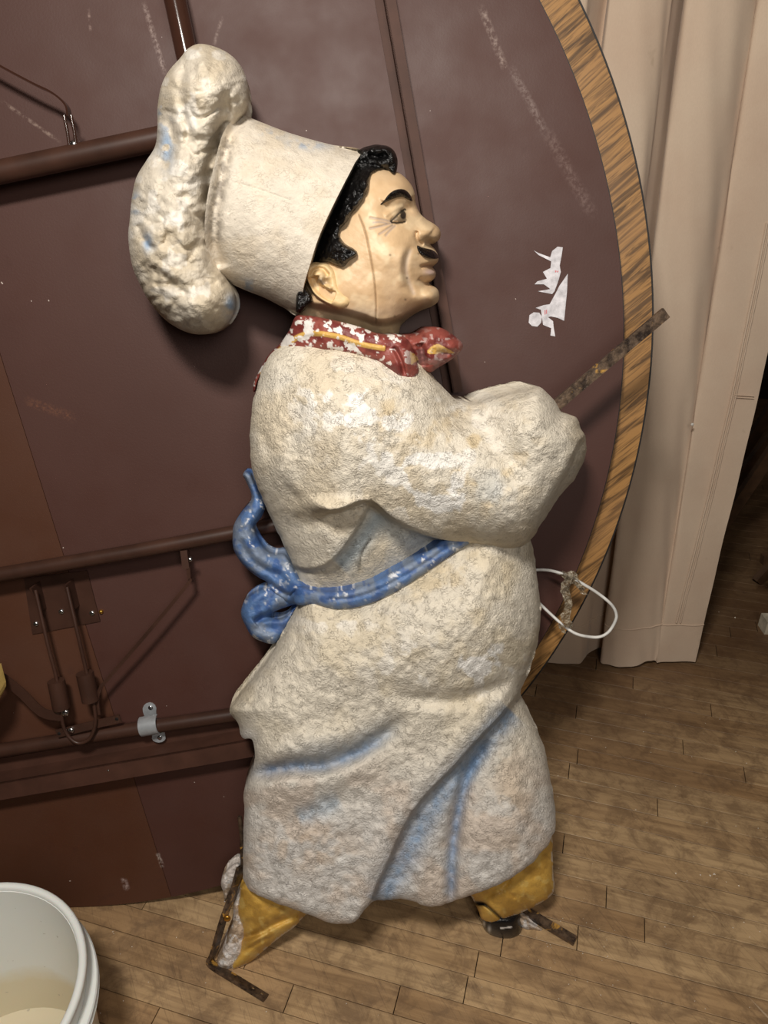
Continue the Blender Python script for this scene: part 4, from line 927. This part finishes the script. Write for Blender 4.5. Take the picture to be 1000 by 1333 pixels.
# ------------------------------------------------------------------ bucket
HB = .36
RP = np.array([(10, 1145.5), (48, 1152), (72, 1167), (96, 1187.6), (109, 1213), (113, 1239), (112, 1266), (102, 1300), (86, 1333)])
dr = ray(RP); W3 = CZ+dr*((HB-CAM_H)/dr[:, 2])[:, None]
A_ = np.stack([2*W3[:, 0], 2*W3[:, 1], np.ones(len(W3))], 1); s_ = np.linalg.lstsq(A_, W3[:, 0]**2+W3[:, 1]**2, rcond=None)[0]
bc = (s_[0], s_[1]); RB = math.sqrt(s_[2]+s_[0]**2+s_[1]**2); print('bucket', bc, RB)
def lathe(prof, c, seg=72, loop=False):
    V = []; F = []; n = len(prof)
    for r, z in prof:
        for k in range(seg): a = 2*math.pi*k/seg; V.append((c[0]+r*math.cos(a), c[1]+r*math.sin(a), z))
    for i in range(n-1):
        for k in range(seg): F.append((i*seg+k, i*seg+(k+1) % seg, (i+1)*seg+(k+1) % seg, (i+1)*seg+k))
    if loop:
        for k in range(seg): F.append(((n-1)*seg+k, (n-1)*seg+(k+1) % seg, (k+1) % seg, k))
    else: F.append(tuple(range(seg))[::-1]); F.append(tuple((n-1)*seg+k for k in range(seg)))
    return V, F
bk = root('plastic_bucket', (bc[0], bc[1], 0), 'empty white plastic bucket standing at the lower left on the floor', 'bucket')
R = RB
mk('bucket_shell', *lathe([(R*.86, .002), (R*.87, .006), (R*.955, HB*.80), (R*.957, HB*.86), (R*.965, HB*.97), (R*.95, HB*.975), (R*.93, HB*.97), (R*.925, HB*.8), (R*.845, .012), (.002, .010)], bc), M_BUCKET, bk)
mk('rim', *lathe([(R*.945, HB-.016), (R*.985, HB-.016), (R*1.0, HB-.011), (R*1.0, HB-.004), (R*.985, HB), (R*.95, HB), (R*.935, HB-.004), (R*.935, HB-.016)], bc, loop=True), M_BUCKET, bk)
for zz in (.052, .066): mk('collar_ring', *lathe([(R*.955, HB-zz-.006), (R*1.035, HB-zz-.006), (R*1.045, HB-zz-.003), (R*1.035, HB-zz), (R*.955, HB-zz)], bc, loop=True), M_BUCKET, bk)
ang = math.radians(-38); ec = np.array([bc[0]+R*.99*math.cos(ang), bc[1]+R*.99*math.sin(ang), HB-.105]); en = np.array([math.cos(ang), math.sin(ang), 0])
er = mk('handle_ear', *disc(ec-en*.006, en, .026, .020, 24), M_BUCKET, bk)
hp = [ec+en*.012]
for k in range(1, 16):
    a = math.pi*k/16; hp.append(np.array([bc[0], bc[1], HB-.105])+np.array([math.cos(ang), math.sin(ang), 0])*(R*1.05)*math.cos(a)+np.array([math.sin(ang), -math.cos(ang), 0])*(R*1.10)*math.sin(a)*.96+np.array([0, 0, -.20*math.sin(a)]))
hp.append(np.array([bc[0]-R*1.04*math.cos(ang), bc[1]-R*1.04*math.sin(ang), HB-.105]))
mk('wire_handle', *tube(hp, .002, 8), M_SCREW, bk)

# ------------------------------------------------------------------ things in the dark behind the curtain, and at the left edge
def batten(a, b, z0, z1, w, t, name, label, cat, mat, group=None):
    """a batten between two world points"""
    a = np.array(a, float); b = np.array(b, float); r = root(name, tuple(a), label, cat, group)
    return a, b
def lean(pxa, ya, pxb, yb, w, t, label, name='wooden_batten', mat=M_DKWOOD):
    da = ray([pxa])[0]; db = ray([pxb])[0]; A = CZ+da*(ya/da[1]); B = CZ+db*(yb/db[1]); d = A-B
    # extend down to the floor
    k = (B[2]-.004)/d[2]; Bf = B-d*k; Af = A+d*.9
    o = mk(name, *tube([Bf, Af], 0, smooth=False, flat=(np.cross(d, [0, 1, 0]), w/2, t/2)), mat, None, smooth=False, origin=Bf)
    return o
for (pa, pb, ya, yb, lbl) in [((1004, 533), (972, 582), 2.6, 2.66, 'dark wooden batten leaning behind the curtain edge, uppermost of three'), ((1004, 571), (957, 628), 2.45, 2.52, 'dark wooden batten leaning behind the curtain edge, middle of three'), ((1004, 590), (950, 670), 2.30, 2.38, 'dark wooden batten leaning behind the curtain edge, lowest of three')]:
    tag(lean(pa, ya, pb, yb, .040, .022, lbl), lbl, 'batten', 'battens leaning in the dark')
# foot of a wooden trestle just inside the right edge
tr = root('wooden_trestle', tuple(FLOOR((1010, 765))), 'dark wooden trestle foot at the right edge of the floor', 'trestle')
b0 = FLOOR((985, 757), .012); b1 = FLOOR((1060, 690), .30)
mk('leg', *tube([b0, b0+np.array([.28, .10, .34])], 0, smooth=False, flat=((0, 0, 1), .018, .012)), M_DKWOOD, tr, smooth=False)
q0 = CZ+ray([(992, 728)])[0]*(2.02/ray([(992, 728)])[0][1]); mk('brace', *tube([q0, q0+np.array([.30, .05, .03])], 0, smooth=False, flat=((0, 0, 1), .016, .010)), M_DKWOOD, tr, smooth=False)
mk('leg', *tube([b0+np.array([.30, .0, 0]), b0+np.array([.28, .12, .36])], 0, smooth=False, flat=((1, 0, 0), .018, .012)), M_DKWOOD, tr, smooth=False)
w0 = FLOOR((995, 826)); g = box(w0[0], w0[0]+.30, w0[1], w0[1]+.05, 0, .05)
tag(mk('painted_plinth', *g, M_PALE, smooth=False, origin=w0), 'pale painted low plinth cut off by the right edge of the picture', 'plinth')
# ochre painted board leaning in from beyond the left edge, only its end in the picture
tipA = TABLE.at((2, 866), .085); tipB = TABLE.at((8, 893), .085)
ft = np.array([tipB[0]-.62, tipB[1]-.28, 0.0]); dv = tipB-ft; up = (tipA-tipB)*1.15
V, F = prism([ft+np.array([0, 0, .001]), tipB-dv*.01-up*.12, tipB, tipB+up*.16+dv*.002, tipA+up*.1, ft+up*1.1+np.array([0, 0, .001])], (0, -.03, 0))
tag(mk('ochre_board', V, F, simple('ochre_painted_board', (206, 176, 104), .55, bump=.4), smooth=False, origin=ft), 'ochre painted board end poking in at the left edge before the table', 'board')

# ------------------------------------------------------------------ plaster crumbs on the floor (nobody could count them)
def crumbs():
    g = []
    P = [(rr.uniform(100, 1000), rr.uniform(900, 1330)) for _ in range(170)]+[(rr.uniform(560, 800), rr.uniform(1190, 1300)) for _ in range(50)]+[(880, 1137), (912, 1139), (925, 1140), (962, 1153), (930, 1138), (587, 1253), (600, 1256), (620, 1227), (858, 802), (936, 797), (957, 804)]
    for i, p in enumerate(P):
        f = FLOOR(p); 
        if f[1] > 1.0 and f[0] < .1 or (-.36 < f[0] < .30 and f[1] > .88): continue
        s_ = rr.uniform(.0007, .0017)*(2.2 if i >= 220 else 1); a = rr.uniform(0, 6)
        pts = [f+np.array([s_*math.cos(a+k*2.09)*rr.uniform(.7, 1.4), s_*math.sin(a+k*2.09)*rr.uniform(.7, 1.4), .0002]) for k in range(3)]
        g.append((pts+[f+np.array([0, 0, s_*.9+.0004])], [(0, 2, 1), (0, 1, 3), (1, 2, 3), (2, 0, 3)]))
    o = mk('plaster_crumbs', *join(g), simple('crumb', (225, 215, 200), .9), smooth=False); tag(o, 'white plaster crumbs scattered over the wooden floor', 'crumbs', kind='stuff')
crumbs()
